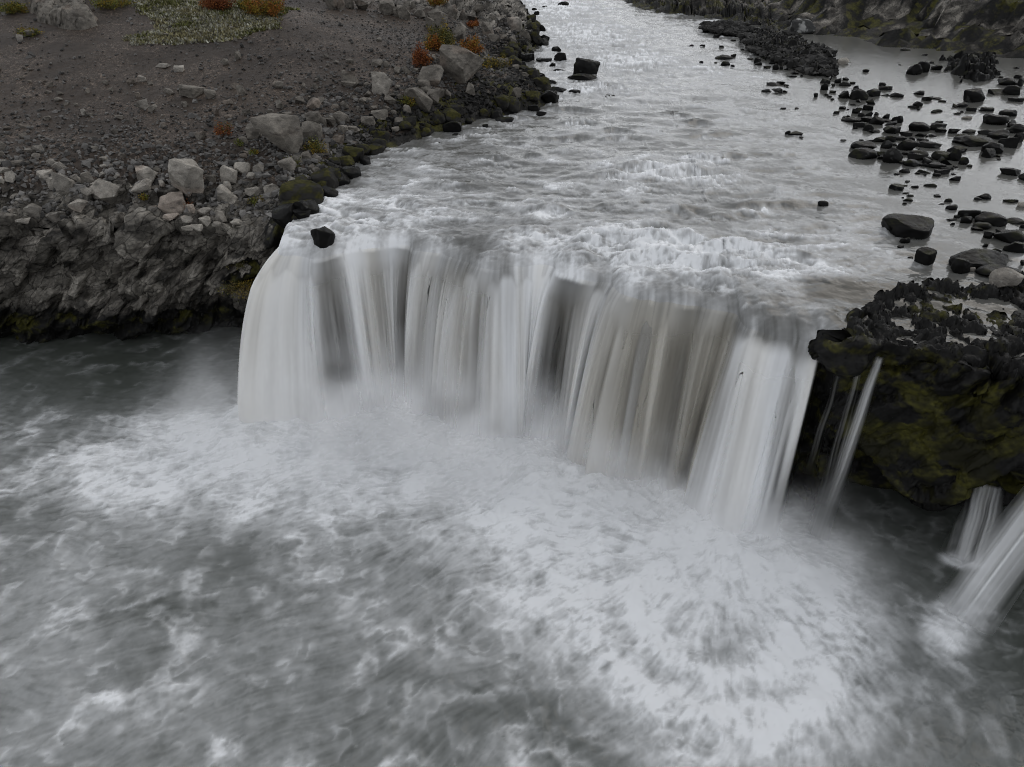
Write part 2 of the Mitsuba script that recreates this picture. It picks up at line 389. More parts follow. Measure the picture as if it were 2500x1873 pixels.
def build_land():
    def spacing(p):
        x = p[:, 0]
        return np.where(x < -36, 0.45, np.where(x < -10.5, 0.095, np.where(x < 11.5, 0.16, np.where(x < 23, 0.07, 0.8))))
    C, _ = resample(CLIFF, spacing)
    tan = np.gradient(C, axis=0)
    tan /= np.linalg.norm(tan, axis=1, keepdims=True)
    tan = gaussian_filter(tan, (6, 0))
    inward = np.stack([-tan[:, 1], tan[:, 0]], 1)
    u = np.linspace(0, 1, len(C))
    qx = np.interp(C[:, 0], [-90, -36, -10.7, 11.5, 22, 60], [-150, -70, 6, 34, 48, 130])
    Q = np.stack([qx, np.full(len(C), 185.0)], 1)
    zt = ground_height(C[:, 0] + 0.05 * inward[:, 0], C[:, 1] + 0.05 * inward[:, 1])
    zt = np.where(C[:, 0] < -11.0, np.minimum(zt, 7.5), zt)
    zt = np.where((C[:, 0] > -11.0) & (C[:, 0] < 11.6), 7.3, zt)
    rows = []
    for v in np.linspace(0, 1, 100):
        z = -1.5 + (zt + 1.5) * v
        b = undercut(C[:, 0], z)
        rows.append(np.stack([C[:, 0] + inward[:, 0] * b, C[:, 1] + inward[:, 1] * b, z], 1))
    step = 0.075 * 1.0102 ** np.arange(305)
    g = np.cumsum(step)
    L = np.linalg.norm(Q - C, axis=1)
    top = undercut(C[:, 0], zt)
    E = C + inward * top[:, None]
    for d in g / g[-1]:
        xy = E + (Q - E) * d
        near = np.exp(-d * L / 1.0)
        # leave the edge square to it, then turn towards the far line
        xy = xy + inward * (0.15 * near * (1 - near) * 4)[:, None]
        z = ground_height(xy[:, 0], xy[:, 1])
        lip = (C[:, 0] > -11.0) & (C[:, 0] < 11.6)
        z = np.where(lip & (d * L < 3.0), np.minimum(z, 7.3 + 0.25 * d * L), z)
        rows.append(np.stack([xy[:, 0], xy[:, 1], z], 1))
    P = np.stack(rows)
    nr, nc = P.shape[:2]
    face = np.zeros((nr, nc))
    face[:100] = 1
    x, y, z = P[..., 0], P[..., 1], P[..., 2]
    w, e, lb = poly_distance(x, y, WEST_SHORE), poly_distance(x, y, EAST_SHORE), poly_distance(x, y, LEDGE_BACK)
    c = poly_distance(x, y, CLIFF[:11])
    wface = sstep(-10.5, -12.5, x)
    # how rocky: the cliff and its rounded brow, the ledge, the far bank, the crags by the river
    brow = sstep(3.4, 1.6, c + 0.9 * n2(x, y, 2.2, 41)) * (x < -10) * (1 - face)
    ledge = sstep(0.6, -0.4, lb) * (x > 11.0) * (y < 45) * (1 - face)
    eastr = (e > -1) * 1.0
    crag = sstep(86, 98, y + 5 * n2(x, y, 8, 43)) * (w > 0.5) * sstep(-40, -25, x)
    rocky = np.maximum.reduce([face, 0.85 * brow, ledge, 0.8 * eastr, crag])
    talus = sstep(9, 3, np.minimum(w, c) + 2.5 * n2(x, y, 4, 45)) * (w > 0)
    N = grid_normals(P)
    N = gaussian_filter(N, (3, 3, 0))
    N /= np.linalg.norm(N, axis=-1, keepdims=True)
    sel = (rocky > 0.02) | (talus > 0.05)
    pts = P[sel]
    # dipping slabs on the cliff: stretch the pattern along a slope to the lower right
    rot = np.stack([pts[:, 0] * 0.75 + pts[:, 2] * 0.66, pts[:, 1], -pts[:, 0] * 0.66 + pts[:, 2] * 0.75], 1)
    rot = rot + 0.9 * np.stack([n3(pts, 2.6, 50 + k, 3) for k in range(3)], -1)
    h0, k0 = facets(rot, (4.2, 2.4, 1.5), 5, 1.1)
    h1, k1 = facets(rot, (2.3, 1.2, 0.75), 3, 1.0)
    h2, k2 = facets(rot, (0.95, 0.5, 0.34), 17)
    h3, k3 = facets(rot, (0.34, 0.2, 0.10), 29)
    bulge = n3(pts, (3.2, 2.5, 2.2), 55, 2)
    rk, tl, fc, ld, es = rocky[sel], talus[sel], face[sel], ledge[sel], eastr[sel]
    lp = (pts[:, 0] > -11) & (pts[:, 0] < 11.3) & (fc > 0)
    amp = rk * np.where(lp, 0.35, 1.0) * np.where(ld > 0.3, 0.7, 1.0) * np.where(es > 0, 1.4, 1.0)
    smooth_right = (fc > 0) & (pts[:, 0] > 11.3) & (pts[:, 2] < 8.0)
    amp = amp * np.where(smooth_right, 0.45, 1.0)
    lg = np.where(ld > 0.3, 0.30, 1.0)
    vary = sat(0.55 + 0.9 * n3(pts, 1.7, 57, 2))
    disp = amp * (lg * (0.85 * h0 + 0.35 * bulge * (ld < 0.3) - 0.30 * (1 - k0)) + 0.50 * h1 + 0.20 * vary * h2 + 0.07 * h3 - 0.30 * (1 - k1) * vary - 0.12 * (1 - k2) * vary - 0.02 * (1 - k3))
    disp = disp + np.where(ld > 0.3, 0.08 * h2 + 0.04 * h3 - 0.09 * (1 - k2) - 0.02 * (1 - k3) - 0.08 * (1 - k1), 0)
    disp = disp + (tl * (1 - rk)) * (0.16 * h2 + 0.07 * h3 - 0.05 * (1 - k2))
    far = np.where(es > 0, sat((e[sel] + 0.2) / 1.5), 1.0)
    disp = disp * far
    full = np.zeros((nr, nc))
    full[sel] = disp
    full[:3] *= 0.3
    soil = 0.05 * n2(x, y, 0.6, 53, octaves=3) * (1 - rocky) * (w > 0)
    P = P + N * (full + soil)[..., None]
    # the ledge's own ridges, so that pools stay between them
    lift = ledge * sstep(60, 40, y)
    P[..., 2] += lift * 0.31
    N = grid_normals(P)
    # what covers it
    hi = P[..., 2]
    nz = N[..., 2]
    wet = np.zeros((nr, nc))
    wet = np.maximum(wet, 0.62 * sstep(1.2, 0.3, w * (1 - 0.68 * sstep(52, 58, y) * sstep(90, 74, y)) + 0.7 * n2(x, y, 1.6, 61)) * (x < 30) * (w > -3))
    wet = np.maximum(wet, np.where(face > 0, np.maximum(0.6 * sstep(3.2, 1.6, hi + 0.8 * n2(x, hi, 1.5, 63)), 0.62 * sstep(-14.5, -12.3, x + 1.2 * n2(x, hi, 1.4, 67)) * sstep(9.4, 7.6, hi - 0 * x)), 0))
    wet = np.where((face > 0) & (x > -11.5), 0.62, wet)
    wet = np.where(ledge > 0.3, 0.55, wet)
    wet = np.where((e > -3) & (y > 50) & (x > 14), np.clip(0.62 - 0.42 * sstep(1.5, 6, e + 2 * n2(x, y, 4, 65)), 0, 1), wet)
    moss = np.zeros((nr, nc))
    mm = n3(P, 1.1, 71, 3)
    moss = np.maximum(moss, 1.0 * sstep(-0.15, 0.25, mm) * sstep(3.2, 1.9, w * (1 - 0.55 * sstep(52, 58, y) * sstep(90, 74, y)) + 0.8 * n2(x, y, 2.4, 73)) * (w > 0.15) * (x < 30) * (y < 110))
    moss = np.maximum(moss, np.where((face > 0) & (x < -11), 0.95 * sstep(-0.1, 0.25, mm) * sstep(2.7, 1.8, hi) * sstep(0.3, 1.0, hi), 0))
    moss = np.maximum(moss, np.where((face > 0) & (x < -11), 1.0 * sstep(0.0, 0.25, mm) * np.exp(-((x + 14.5) / 2.0) ** 2 - ((hi - 4.6) / 1.6) ** 2) * 1.3, 0))
    moss = np.maximum(moss, np.where((face > 0) & (x > 13.0), 1.0 * sstep(-0.35, 0.1, mm) * sstep(8.6, 7.4, hi) * sstep(2.6, 3.4, hi), 0))
    hum = (e > 3) & (y > 50) & (x > 14)
    moss = np.maximum(moss, np.where(hum, 0.9 * sstep(-0.1, 0.3, n3(P, 2.4, 75, 3) + 0.3 * nz - 0.1), 0))
    cover = np.where(moss > 0.3, np.maximum(wet, moss), wet)
    grit = np.clip(rocky * 0.9 + 0.25 * talus, 0, 1)
    grit = np.where(face > 0, np.clip(grit - 0.35 * sstep(6.5, 7.4, hi) * (x < -11), 0, 1), grit)
    UV = carry(P, grit, np.clip(cover, 0, 1))
    cx = 0.25 * (P[:-1, :-1] + P[1:, :-1] + P[:-1, 1:] + P[1:, 1:])
    wc = 0.25 * (w[:-1, :-1] + w[1:, :-1] + w[:-1, 1:] + w[1:, 1:])
    fcell = face[1:, 1:] > 0
    west = np.where(fcell, cx[..., 0] < -11.0, (wc > -2.2) & ((cx[..., 1] > 60) | (cx[..., 0] < -8)))
    front = (~west) & (cx[..., 1] < 47) & (np.where(fcell, True, cx[..., 0] > 8) | (cx[..., 1] < 38))
    back = (~west) & (~front)
    V, NN, U = P.reshape(-1, 3), N.reshape(-1, 3), UV
    for name, keep, lab in (('rocky_bank', west, ('steep bank of dark grit and rubble over a craggy grey cliff', 'riverbank')),
                            ('rock_ledge', front, ('wet black lava ledge with small pools above a mossy undercut wall', 'rock ledge')),
                            ('far_bank', back, ('low dark rocky bank with pale scarp across the shallow channel', 'riverbank'))):
        v, f, n, uu = submesh(V, grid_faces(nr, nc, keep), NN, U)
        scene[name] = raw_ply(v, f, n, 'bank_ground', uu)
        tell(name, lab[0], lab[1], kind='structure')
    return P, C


LAND, CLIFF_LINE = build_land()
from scipy.spatial import cKDTree
_top = LAND[100:].reshape(-1, 3)
LAND_TREE = cKDTree(_top[:, :2])


def land_z(x, y):
    """Height of the built ground (its top side) at points."""
    d, i = LAND_TREE.query(np.stack([np.atleast_1d(x), np.atleast_1d(y)], 1), k=3)
    wgt = 1 / (d + 0.02)
    return (wgt * _top[i, 2]).sum(1) / wgt.sum(1)


# ---------------------------------------------------------------- the river above the fall
SILT = np.array([0.088, 0.087, 0.080])       # glacial silt water
FOAM = np.array([0.79, 0.80, 0.81])
POOL = np.array([0.052, 0.058, 0.050])


# along the lip (metres from its left end): how white the water is, how much of it there is, how far it leaps
CHUTES = np.array([
    # arc   white  water  leap
    [0, .6, .4, 2.3], [1.5, .75, .95, 3.0], [4, .92, 1, 3.2], [5.6, .88, .98, 2.6], [6.3, .35, .5, 1.8], [6.9, .4, .55, 1.8], [7.4, .85, .98, 2.2],
    [8.4, .75, .95, 2.1], [9.0, .5, .8, 1.9], [9.8, .8, .92, 2.1], [10.6, .45, .6, 1.8], [11.2, .4, .55, 1.8], [11.9, .98, 1, 2.5], [12.6, .5, .85, 2.0],
    [14, .4, .92, 2.2], [15, .55, .95, 2.3], [15.9, .42, .86, 2.1], [17.0, .8, .98, 2.5], [18.5, 1, 1, 2.7], [19.7, .85, .95, 2.5], [20.4, .25, .45, 1.7],
    [21.3, .3, .5, 1.7], [22.2, .7, .85, 2.2], [23.2, .72, .9, 2.3], [23.9, .35, .95, 2.5], [25.3, .34, .98, 2.6], [26.2, .4, .95, 2.4], [26.9, .18, .7, 1.9],
    [28, .38, .96, 2.4], [29.0, .25, .85, 2.1], [29.6, .5, .9, 2.2], [30.2, .95, 1, 2.6], [31.4, 1, 1, 2.6], [32.2, .9, .95, 2.4], [40, .9, .9, 2.4]])
CHUTE_ARC, CHUTE_WHITE = CHUTES[:, 0] + 7.63, CHUTES[:, 1]


def blob(x, y, cx, cy, rx, ry=None, a=0.0):
    ca, sa = math.cos(a), math.sin(a)
    u, v = (x - cx) * ca + (y - cy) * sa, -(x - cx) * sa + (y - cy) * ca
    return np.exp(-(u / rx) ** 2 - (v / (ry or rx)) ** 2)


def poly_east(y):
    """x of the west shore at y."""
    return float(np.interp(y, [p[1] for p in WEST_SHORE], [p[0] for p in WEST_SHORE]))


def lip_threads(arc):
    q = arc - LIP_START
    return 0.5 * n2(q, q * 0, 0.42, 206, 1.5) + 0.42 * n2(q, q * 0, 0.17, 207, 0.75) + 0.3 * n2(q, q * 0, 0.075, 208, 0.42) + 0.14 * n2(q, q * 0, 0.035, 209, 0.3)


LIP_START = 7.63


def build_river():
    front = [(-16.5, 41.5), (-13.2, 39.4), (-11.9, 38.2)] + LIP + [(12.9, 23.6), (14.0, 23.2), (15.6, 22.2), (17.4, 21.2), (20.0, 20.9), (45.0, 20.5)]
    C, arc = resample(front, lambda p: np.where(p[:, 0] < -11.9, 0.12, np.where(p[:, 0] < 12.0, 0.047, np.where(p[:, 0] < 20.5, 0.07, 0.45))))
    tn = np.gradient(gaussian_filter(C, (8, 0)), axis=0)
    tn /= np.linalg.norm(tn, axis=1, keepdims=True)
    inl = sstep(-11.8, -10.5, C[:, 0]) * sstep(11.6, 10.5, C[:, 0])
    lobe = 0.05 + 0.55 * n2(arc, arc * 0, 2.3, 95) + 0.42 * n2(arc, arc * 0, 1.1, 96) + 0.10 * n2(arc, arc * 0, 0.4, 97)
    C = C + np.stack([tn[:, 1], -tn[:, 0]], 1) * (lobe * inl)[:, None]
    ia = int(np.argmin(np.hypot(C[:, 0] + 11.3, C[:, 1] - 36.4)))
    ib = int(np.argmin(np.hypot(C[:, 0] - 11.9, C[:, 1] - 23.15)))
    nc = len(C)
    qx = np.interp(C[:, 0], [-16.5, -11.2, 11.9, 20, 45], [-9, -2, 28, 60, 112])
    qx = gaussian_filter(qx, 45, mode='nearest')
    Q = np.stack([qx, np.full(nc, 172.0)], 1)
    g = np.concatenate([[0], np.cumsum(0.055 * 1.0118 ** np.arange(300))])
    g /= g[-1]
    # rows are straight lines at first square to the lip, then fan upstream
    P = C[None] + (Q - C)[None] * g[:, None, None]
    L = np.linalg.norm(Q - C, axis=1)
    x, y = P[..., 0], P[..., 1]
    t = g[:, None] * L[None]                      # metres upstream of the lip
    inf = np.zeros(nc)
    inf[ia:ib + 1] = 1
    inf = gaussian_filter(inf, 4)[None]
    # the bend over the edge: thin and early at the sides
    bend = 0.75 + 0.55 * n2(arc, arc * 0, 1.6, 98)[None] + 0.2 * n2(arc, arc * 0, 0.6, 99)[None]
    z = RIVER_Z - 0.42 * np.exp(-(t / (0.9 * np.clip(bend, 0.4, 1.6)))) * inf - 0.26 * np.exp(-t / (2.4 * np.clip(bend, 0.5, 1.5))) * inf
    left = np.clip((ia - np.arange(nc)) / 30.0, 0, 1)[None]
    z = z - 2.6 * left * np.exp(-(t / 2.2) ** 2)
    W = 0.95 * blob(x, y, 7.8, 31.0, 5.2, 2.6, -0.28) + 0.55 * blob(x, y, 2.2, 33.0, 2.6, 1.3, -0.2) + 0.5 * blob(x, y, 12.6, 29.3, 2.6, 1.5)
    W += 0.62 * blob(x, y, 9.6, 43.5, 4.5, 2.4, -0.3) + 0.35 * blob(x, y, 12.0, 47.0, 4.0, 1.5)
    W += 0.75 * blob(x, y, -10.6, 36.6, 1.6, 2.6) + 0.6 * blob(x, y, -8.0, 34.9, 2.4, 1.5) + 0.4 * blob(x, y, -5.5, 38.5, 4.5, 1.6, -0.3) + 0.3 * blob(x, y, -2.5, 36.0, 3.0, 1.0)
    W += 0.9 * blob(x, y, 8.0, 150.0, 8, 22) + 0.7 * blob(x, y, 9.0, 108.0, 9, 16) + 0.5 * blob(x, y, 15.0, 85.0, 7, 8) + 0.35 * blob(x, y, 6.0, 70.0, 6, 6)
    calm = sstep(15.0, 23.0, x - 0.16 * (y - 30) + 1.5 * n2(x, y, 6, 5)) * sstep(26, 33, y)
    W *= 1 - calm
    stir = (0.62 + 0.75 * sat(W)) * (1 - 0.95 * calm)
    # standing waves lie across the current; their size grows where the bed is rough
    wx, wy = x + 0.9 * n2(x, y, 2.6, 101), y + 0.7 * n2(x, y, 2.2, 102)
    big = n2(wx, wy, 2.3, 103, 1.25)
    mid = n2(wx * 0.9 + 0.25 * wy, wy, 1.0, 104, 0.55)
    small = n2(x, y, 0.45, 105, 0.26, 2)
    ridge = 1 - np.abs(n2(wx, wy, 1.9, 106, 0.95, 2)) * 1.6
    ridge2 = 1 - np.abs(n2(x + 0.5 * n2(x, y, 0.9, 121), y, 0.8, 107, 0.42, 2)) * 1.7
    keep = 1 - 0.90 * np.exp(-(t / 1.0) ** 2)
    z = z + keep * stir * (0.17 * big + 0.085 * mid + 0.028 * small + 0.12 * sat(ridge) ** 2 * (0.3 + W))
    # rollers in the rapids just above the lip: short broken steps, smooth upstream, white below
    rr = np.random.default_rng(31)
    spots = [(4.6, 32.6, 1.5, 0.30), (7.6, 32.4, 1.7, 0.34), (10.4, 31.6, 1.6, 0.32), (12.9, 30.7, 1.2, 0.26), (6.2, 30.6, 1.4, 0.28), (9.0, 30.0, 1.5, 0.30), (3.0, 30.9, 1.0, 0.24), (8.4, 28.4, 1.2, 0.22), (5.2, 29.0, 1.1, 0.22),
             (8.0, 44.6, 1.7, 0.22), (10.6, 43.6, 1.5, 0.20), (6.0, 43.0, 1.2, 0.16), (12.4, 46.6, 1.6, 0.18), (1.5, 37.0, 1.5, 0.20), (-5.5, 37.8, 1.2, 0.18), (-8.2, 36.5, 1.0, 0.2), (0.8, 33.6, 1.1, 0.22), (-3.5, 41.0, 1.3, 0.15), (3.5, 52.0, 2.0, 0.2), (-1.5, 47.0, 1.5, 0.15), (14.5, 53.0, 2.0, 0.16)]
    spots += [(rr.uniform(-4, 15), 36 + 60 * rr.uniform() ** 1.4, rr.uniform(0.6, 1.6), rr.uniform(0.10, 0.2)) for _ in range(46)]
    for cx, cy, rx, hgt in spots:
        a = rr.uniform(-0.45, 0.3)
        ca, sa = math.cos(a), math.sin(a)
        near = (np.abs(x - cx) < 3.2 * rx) & (np.abs(y - cy) < 3.5)
        if cx < poly_east(cy) or not near.any():
            continue
        xx, yy = x[near], y[near]
        uu = (xx - cx) * ca + (yy - cy) * sa
        vv = -(xx - cx) * sa + (yy - cy) * ca + 0.42 * n2(xx, yy, 1.1, 111, octaves=2) + 0.16 * (uu / rx) ** 2
        env = np.exp(-(uu / rx) ** 4 * (1 + 0.6 * n2(xx, yy, 0.8, 112))) * keep[near]
        z[near] += env * hgt * (np.exp(-((vv - 0.45) / 0.5) ** 2) - 0.8 * np.exp(-((vv + 0.35) / 0.42) ** 2))
        W[near] += (0.25 + 1.9 * hgt) * env * np.exp(-((vv + 0.45) / 0.45) ** 2) * sat(0.55 + 0.8 * n2(xx, yy, 0.55, 113, octaves=2))
    # threads of foam, drawn out by the current
    vi, vj = -np.ones_like(t), np.zeros_like(t)
    row_m = np.gradient(t, axis=0)
    vi = -(0.07 / np.maximum(row_m, 0.02))
    vj = 0.55 * n2(x, y, 3.0, 131) + 0.5 * n2(x, y, 1.2, 132)
    vi, vj = vi.astype(np.float32), (vj * vi * -1).astype(np.float32)
    crest = sat(ridge * 1.25 - 0.28) ** 3
    crest2 = sat(ridge2 * 1.25 - 0.3) ** 3
    patch = n2(x, y, 5.0, 141, 3.2, 2)
    Wn = sat(W)
    w1, w2, w3 = wisps(x, y * 1.5, 1.5, 401), wisps(x, y * 1.6, 0.62, 404), wisps(x, y * 1.5, 0.26, 407)
    sp = sstep(-0.25, 0.55, patch)
    foam = Wn * (0.00 + 0.34 * w1 ** 2 + 0.46 * w2 ** 2 + 0.42 * w3 ** 2 + 0.24 * crest)
    foam += (1 - calm) * (sp * (0.52 * crest * (0.35 + w2) + 0.36 * crest2 * (0.3 + w3) + 0.16 * w1 ** 4 * w2 + 0.12 * w2 ** 4) + 0.05 * w3 ** 3 + 0.015)
    cw = np.interp(arc, CHUTE_ARC, CHUTE_WHITE)[None]
    run = np.clip((0.9 + 1.5 * sat(cw - 0.4) + 1.0 * n2(x, y, 1.4, 123, octaves=2)) * sstep(14.0, 9.0, x), 0.12, 3)
    foam += sstep(1.0, 0.0, t / run) * inf * sat(cw - 0.25) * (0.0 + 0.62 * w2 ** 2 + 0.70 * w3 ** 2 + 0.28 * w1)
    gx_, gy_ = x + 0.5 * n2(x, y, 1.6, 421, octaves=2), y + 0.4 * n2(x, y, 1.2, 422, octaves=2)
    f1, f2 = n2(gx_, gy_, 2.4, 423, 1.25, 4), n2(gx_, gy_, 1.0, 424, 0.5, 3)
    m1, m2 = sstep(0.02, 0.5, n2(x, y, 2.6, 425, 1.8, 3) + 0.5 * Wn + 0.05), sstep(0.05, 0.5, n2(x, y, 1.4, 426, 0.9, 3) + 0.55 * Wn)
    e1, e2 = torn_edge(f1, 0.16) * m1, torn_edge(f2, 0.2) * m2
    foam += (1 - calm) * (0.58 * e1 * (0.35 + 0.9 * w3) + 0.42 * e2 * (0.35 + 0.8 * w3))
    z = z + keep * (1 - calm) * (0.10 * e1 + 0.05 * e2)
    foam = drawn(foam, vi * 0.45, vj * 0.45, 2) * 0.35 + foam * 0.65
    foam = foam * (1 - sstep(11.9, 12.8, x) * sstep(29.5, 27.5, y))
    lipw = 0.8 * np.exp(-(t / 0.8) ** 2) * inf
    foam = foam * (1 - lipw) + lipw * drawn(foam, vi, vj * 0.3, 9)
    foam += np.exp(-t / 0.9) * inf * 0.15 * lip_threads(arc)[None]
    z = z + (0.05 * foam + 0.03 * w3 * Wn) * keep
    foam = sat(foam)
    P = np.concatenate([P, z[..., None]], -1)
    return P, C, ia, ib, foam, t


RIVER, RIVER_FRONT, LIP_A, LIP_B, RIVER_FOAM, RIVER_T = build_river()

# ---------------------------------------------------------------- the falling water: rows of the same sheet, carried on over the lip
def fall_sheet(back, seed, squeeze, water_gain, nrow, front=False):
    C = RIVER_FRONT[LIP_A:LIP_B + 1]
    nc = len(C)
    arc = np.concatenate([[0], np.cumsum(np.linalg.norm(np.diff(C, axis=0), axis=1))])
    if back:
        idx = np.arange(0, nc, 2)
        C, arc, nc = C[idx], arc[idx], len(idx)
    white, water, leap = (np.interp(arc, CHUTES[:, 0], CHUTES[:, k]) for k in (1, 2, 3))
    white, leap = gaussian_filter(white, 5), gaussian_filter(leap, 9)
    top = RIVER[0, LIP_A:LIP_B + 1][:: 2 if back else 1]
    nxt = RIVER[3, LIP_A:LIP_B + 1][:: 2 if back else 1]
    tan = np.gradient(gaussian_filter(C, (8, 0)), axis=0)
    tan /= np.linalg.norm(tan, axis=1, keepdims=True)
    out = np.stack([tan[:, 1], -tan[:, 0]], 1)
    out = gaussian_filter(out, (14, 0))
    # the current carries everything a little down the valley
    out = out * 0.86 + np.array([-0.12, -0.30]) * 0.55
    k_ = sstep(26.5, 33.0, arc)[:, None]
    out = out * (1 - k_) + np.array([-0.38, -0.925]) * k_
    out /= np.linalg.norm(out, axis=1, keepdims=True)
    wob = n2(arc, arc * 0, 0.7, seed) * 0.22 + n2(arc, arc * 0, 0.24, seed + 1) * 0.10
    V = leap * (1 + 0.35 * wob) * squeeze
    slope = gaussian_filter((nxt[:, 2] - top[:, 2]) / np.maximum(np.linalg.norm(nxt[:, :2] - top[:, :2], axis=1), 1e-3), 5)
    slope = np.clip(slope, 0.15, 0.9)
    T_end = 1.28
    tau = np.linspace(0, 1, nrow)[:, None] ** 0.85 * T_end
    xy = C[None] + out[None] * (V[None] * tau)[..., None]
    z = top[None, :, 2] - V[None] * slope[None] * tau - 4.9 * tau ** 2
    xy = xy + tan[None] * (0.10 * n2(arc[None] + 0 * tau, tau * 1.0, 0.9, seed + 3) * tau)[..., None]
    v = tau / T_end
    ar = arc[None] + 0.10 * n2(arc[None] + 0 * tau, tau, 1.3, seed + 4, 0.8) * v
    # threads: long along the fall, finer near the top
    s1 = n2(ar, tau + 0.5 * n2(ar, tau * 0, 0.5, seed + 9), 0.42, seed + 5, 1.5)
    s2 = n2(ar, tau, 0.17, seed + 6, 0.75)
    s3 = n2(ar, tau, 0.075, seed + 7, 0.42)
    s4 = n2(ar, tau, 0.035, seed + 8, 0.3)
    s0 = n2(ar + 0.25 * n2(ar, tau, 0.8, seed + 15, 0.5) * v, tau, 0.75, seed + 14, 0.6)
    th = 0.5 * s1 + 0.42 * s2 + 0.3 * s3 + 0.14 * s4
    th = th * (1 - 0.35 * v) + 0.45 * s0 * sstep(0.1, 0.6, v)
    grow = sstep(0.0, 0.35, v)
    big = n2(ar, tau, 1.15, seed + 13, 2.5)
    bulge = gaussian_filter(white, 8) - gaussian_filter(white, 60)
    push = 1.1 * bulge[None] * grow * (0.3 + 0.7 * v) + (0.42 * big + 0.26 * s1 + 0.12 * s2 + 0.045 * s3) * grow * (0.4 + v)
    if back and not front:
        xy = xy - out[None] * (0.35 * v + 0.05)[..., None]
        z = z - 0.10
    xy = xy + out[None] * push[..., None]
    P = np.concatenate([xy, z[..., None]], -1)
    onset = np.clip(0.10 + 0.22 * (1 - white) + 0.14 * n2(arc, arc * 0, 0.9, seed + 11) + 0.08 * n2(arc, arc * 0, 0.3, seed + 12), 0.02, 0.5)[None]
    wh = white[None] * (0.30 + 0.65 * sstep(0.35 * onset, 1.5 * onset, v)) + (0.30 + 0.10 * white[None] * grow) * th * (0.5 + 0.5 * grow) + 0.12 * sstep(0.3, 1, v)
    rf = RIVER_FOAM[0, LIP_A:LIP_B + 1][:: 2 if back else 1]
    wh = wh * sstep(0.0, 0.16, v) + np.maximum(rf[None] + 0.0 * v, 0) * (1 - sstep(0.0, 0.16, v))
    wh = np.maximum(wh, np.minimum(1.15 * rf, 0.95 * white + 0.1)[None] * (1 - sstep(0.12, 0.5, v)))
    wt = water[None] * water_gain + 0.75 * (water[None] - 1.0) * sstep(0.25, 0.7, v) * 0.6 + 0.55 * th * sstep(0.1, 0.5, v) * (1.25 - water[None]) + 0.16 * th * grow * v
    if front:                                      # loose ribbons thrown clear of the main curtain where it runs thickest
        wt = sat(1.5 * sstep(0.66, 0.92, white)[None] * (0.42 + 0.55 * s1 + 0.5 * s0 + 0.25 * s2)) * sstep(0.24, 0.6, v) * sstep(1.0, 0.7, v) * sstep(29.0, 27.5, arc)[None]
        xy = xy + out[None] * (0.28 + 0.30 * v)[..., None]
        wh = sat(wh + 0.15)
    edge = np.minimum(arc, arc[-1] - arc)
    wt = wt * (sstep(0.0, 1.0, edge[None] / (np.where(arc > 20, 0.2, 0.5)[None] + 1.0 * v * v) + 0.5 * (s1 + s2) * grow) if not back else sstep(0.1, 0.8, edge[None]))
    if not front:
        wt = np.where(v < 0.1, np.maximum(wt, sstep(0.10, 0.04, v) * sstep(-0.02, 0.1, edge[None])), wt)
    wt = sat(wt * (1.0 - 0.25 * sstep(0.75, 1.0, v)))
    return P, sat(wh), wt, arc


def water_colour(wh, deep, warm=None):
    c = deep * (1 - wh[..., None]) + FOAM * wh[..., None]
    return c


THIN = np.array([0.225, 0.208, 0.172])        # silty water seen through as it bends over the lip
FP, FW, FT, FARC = fall_sheet(False, 201, 1.0, 1.0, 230)

RN = grid_normals(np.concatenate([FP[::-1][:-1], RIVER[:, LIP_A:LIP_B + 1]], 0))     # one surface, so that the shading runs through the lip
nfall = len(FP)
river_n = grid_normals(RIVER)
river_n[:, LIP_A:LIP_B + 1] = RN[nfall - 1:]
fall_n = RN[:nfall][::-1]
col = SILT * (1 - RIVER_FOAM[..., None]) + FOAM * RIVER_FOAM[..., None]
scene['river'] = raw_ply(RIVER.reshape(-1, 3), grid_faces(*RIVER.shape[:2])[:, ::-1] if river_n[..., 2].mean() < 0 else grid_faces(*RIVER.shape[:2]),
                         (river_n * np.sign(river_n[..., 2].mean())).reshape(-1, 3), 'river_water',
                         carry(RIVER, RIVER_FOAM, np.exp(-RIVER_T / 0.8) * (RIVER[..., 0] < 12.2)), col.reshape(-1, 3))
tell('river', 'wide silty grey river with broken white rapids running towards the fall', 'river', kind='structure')

fall_n = fall_n * np.sign(river_n[..., 2].mean())
vv_ = np.linspace(0, 1, len(FP))[:, None, None] ** 0.85
tongue = SILT + (THIN - SILT) * sstep(0.0, 0.35, vv_)
FAWN = np.array([0.70, 0.655, 0.56])          # froth still full of silt
warm = sat(0.25 + 0.9 * n2(FARC[None] + 0 * vv_[..., 0], vv_[..., 0], 1.1, 611, 1.5, 2) + 0.6 * ((FARC > 23) & (FARC < 29.3))[None])[..., None] * 0.75
fcol = tongue * (1 - FW[..., None]) + (FOAM * (1 - warm) + FAWN * warm) * FW[..., None]
CURTAINS = [(0.0, 6.6, 'broad white curtain at the left end, hanging past the dark cliff'), (6.6, 10.9, 'pair of white falls right of the dark rock on the lip'),
            (10.9, 12.3, 'narrow bright white column between two grey gaps'), (12.3, 16.4, 'pale fawn veil in the middle with fine threads'),
            (16.4, 20.0, 'bright white rush in the middle below the rapids'), (20.0, 23.5, 'thin bluish veil beside the dark gap'),
            (23.5, 29.4, 'smooth fawn glassy sheet bending over the lip'), (29.4, 99.0, 'bright white gush at the right end beside the black rock')]
tell('waterfall', 'broad curtain waterfall dropping from the grey river into white spray', 'waterfall')
nr, nc = FP.shape[:2]
cell = 0.5 * (FARC[:-1] + FARC[1:])
